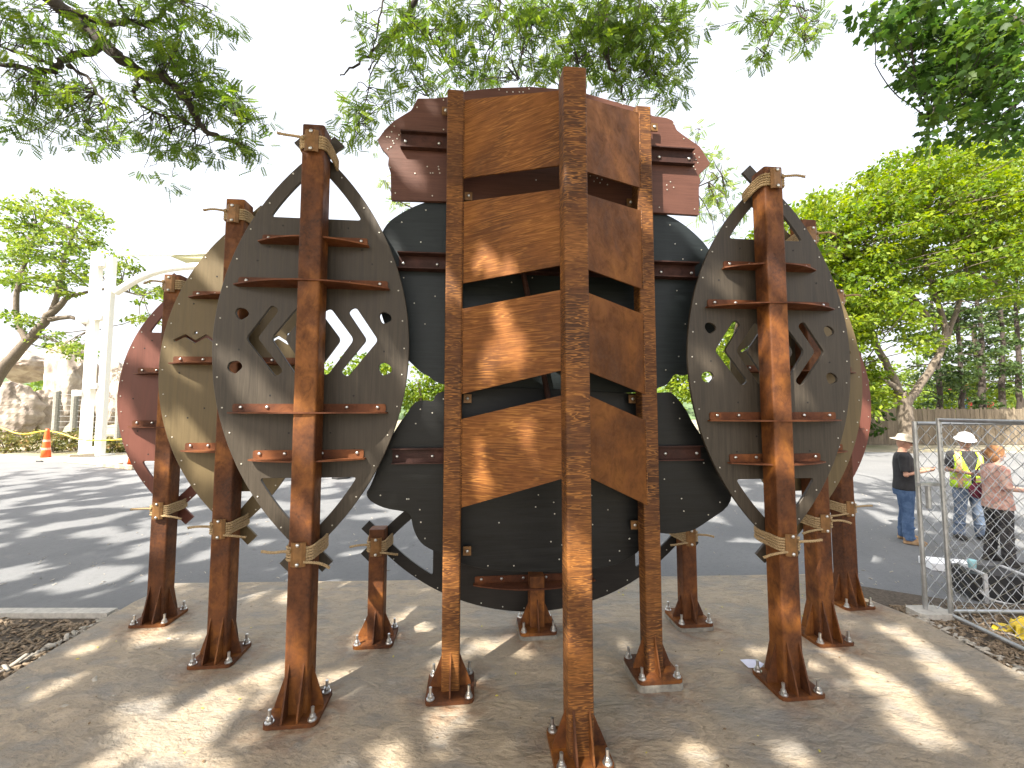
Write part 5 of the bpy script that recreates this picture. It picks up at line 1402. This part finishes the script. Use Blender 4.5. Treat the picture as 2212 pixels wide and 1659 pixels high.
b = MB(); b.box((0, .40, 1.20), (.075, .012, .14)); b.build('phone', 'lens_dark', r); b = MB(); b.box((.09, .152, 1.36), (.11, .006, .10)); b.build('shirt_print', 'blouse', r)
p = ground(2098, 1165, RZ)
r, H_, E, k = person('person in white hard hat and lime safety vest looking down behind the fence', p, math.radians(158), 1.70, 'skin_b', 'tee_black', 'denim_pale', 'shoe_dark',
    [((-.27, .06, 1.15), (-.06, .24, 1.10), (.9, .5, .1), (0, -.3, 1)), ((.27, .06, 1.15), (.06, .25, 1.12), (-.9, .5, .1), (0, -.3, 1))], 1.05, .42, .5, nod=-.32)
headwear('hard_hat', 'helmet_white', r, H_, E, k, [(.036, .150), (.040, .148), (.046, .118), (.085, .114), (.12, .098), (.145, .066), (.156, .02)], (0, -.004, 0), .88, 1.06); shades(r, H_, E, k)
def vest(root, k, B):
    t = MB(); n = 28; rings = [(.86, .190, .136), (.95, .188, .136), (1.05, .180, .134), (1.15, .178, .132), (1.28, .192, .134), (1.38, .190, .118), (1.455, .138, .086)]
    for j, (z_, rx, ry) in enumerate(rings): pass
    V = []; F = []
    for j, (z_, rx, ry) in enumerate(rings):
        gap = .10 if z_ < 1.1 else .10 + (z_ - 1.1) * 1.5
        for i in range(n): a = PI / 2 + gap + (2 * PI - 2 * gap) * i / (n - 1); V.append((rx * B * k * math.cos(a), ry * B * k * math.sin(a), z_ * k))
    for j in range(len(rings) - 1):
        for i in range(n - 1):
            a = PI / 2 + (2 * PI) * i / (n - 1); side = abs(math.cos(a)) > .88
            if side and j >= 4: continue
            F.append((j * n + i, j * n + i + 1, (j + 1) * n + i + 1, (j + 1) * n + i))
    t.add(V, F); o = t.build('vest', 'vest_lime', root, True); md = o.modifiers.new('t', 'SOLIDIFY'); md.thickness = .012; md.offset = 1
vest(r, k, 1.07)
b = MB(); b.box((0, .33, 1.14), (.16, .10, .014), Euler((.5, 0, 0)).to_matrix()); b.build('notepad', 'paper_white', r)
p = ground(2165, 1218, RZ)
r, H_, E, k = person('person in pinkish patterned blouse and dark trousers with a maroon bag behind the fence', p, math.radians(-108), 1.60, 'skin_c', 'blouse', 'trousers_print', 'shoe_dark',
    [((-.22, .10, 1.13), (-.10, .34, 1.10), (.25, 1, .1), (.2, .1, -1)), ((.23, -.02, 1.14), (.22, .26, 1.12), (0, 1, 0), (-.5, 0, -1))], 1.08, .55, .47, woman=True, nod=-.12)
def hairf(b_): b_.ell((0, -.035, -.05), (.088, .082, .10), None, 16, 10); b_.ell((0, -.11, .0), (.05, .05, .05), None, 12, 8)
headwear('hair', 'hair_brown', r, H_, E, k, [(-.03, .092), (.01, .098), (.05, .098), (.09, .090), (.118, .066), (.128, .02)], (0, -.016, 0), .90, 1.05, hairf)
bg_ = MB(); bg_.ell((-.24, -.02, .94), (.075, .15, .125), None, 16, 12); bag = remesh(bg_, 'handbag', 'bag_maroon', None, .015, 2)
bag.location = p; bag.rotation_euler = (0, 0, math.radians(-108)); tag(bag, 'maroon handbag hanging at the hip of the person in the blouse', 'bag')
st = MB(); st.tube(smooth_line([Vector((-.24, .08, 1.03)), Vector((-.20, .03, 1.28)), Vector((-.13, -.02, 1.36)), Vector((-.20, -.09, 1.25)), Vector((-.24, -.10, 1.03))], 2), .009, 6); st.build('strap', 'bag_maroon', bag, True)
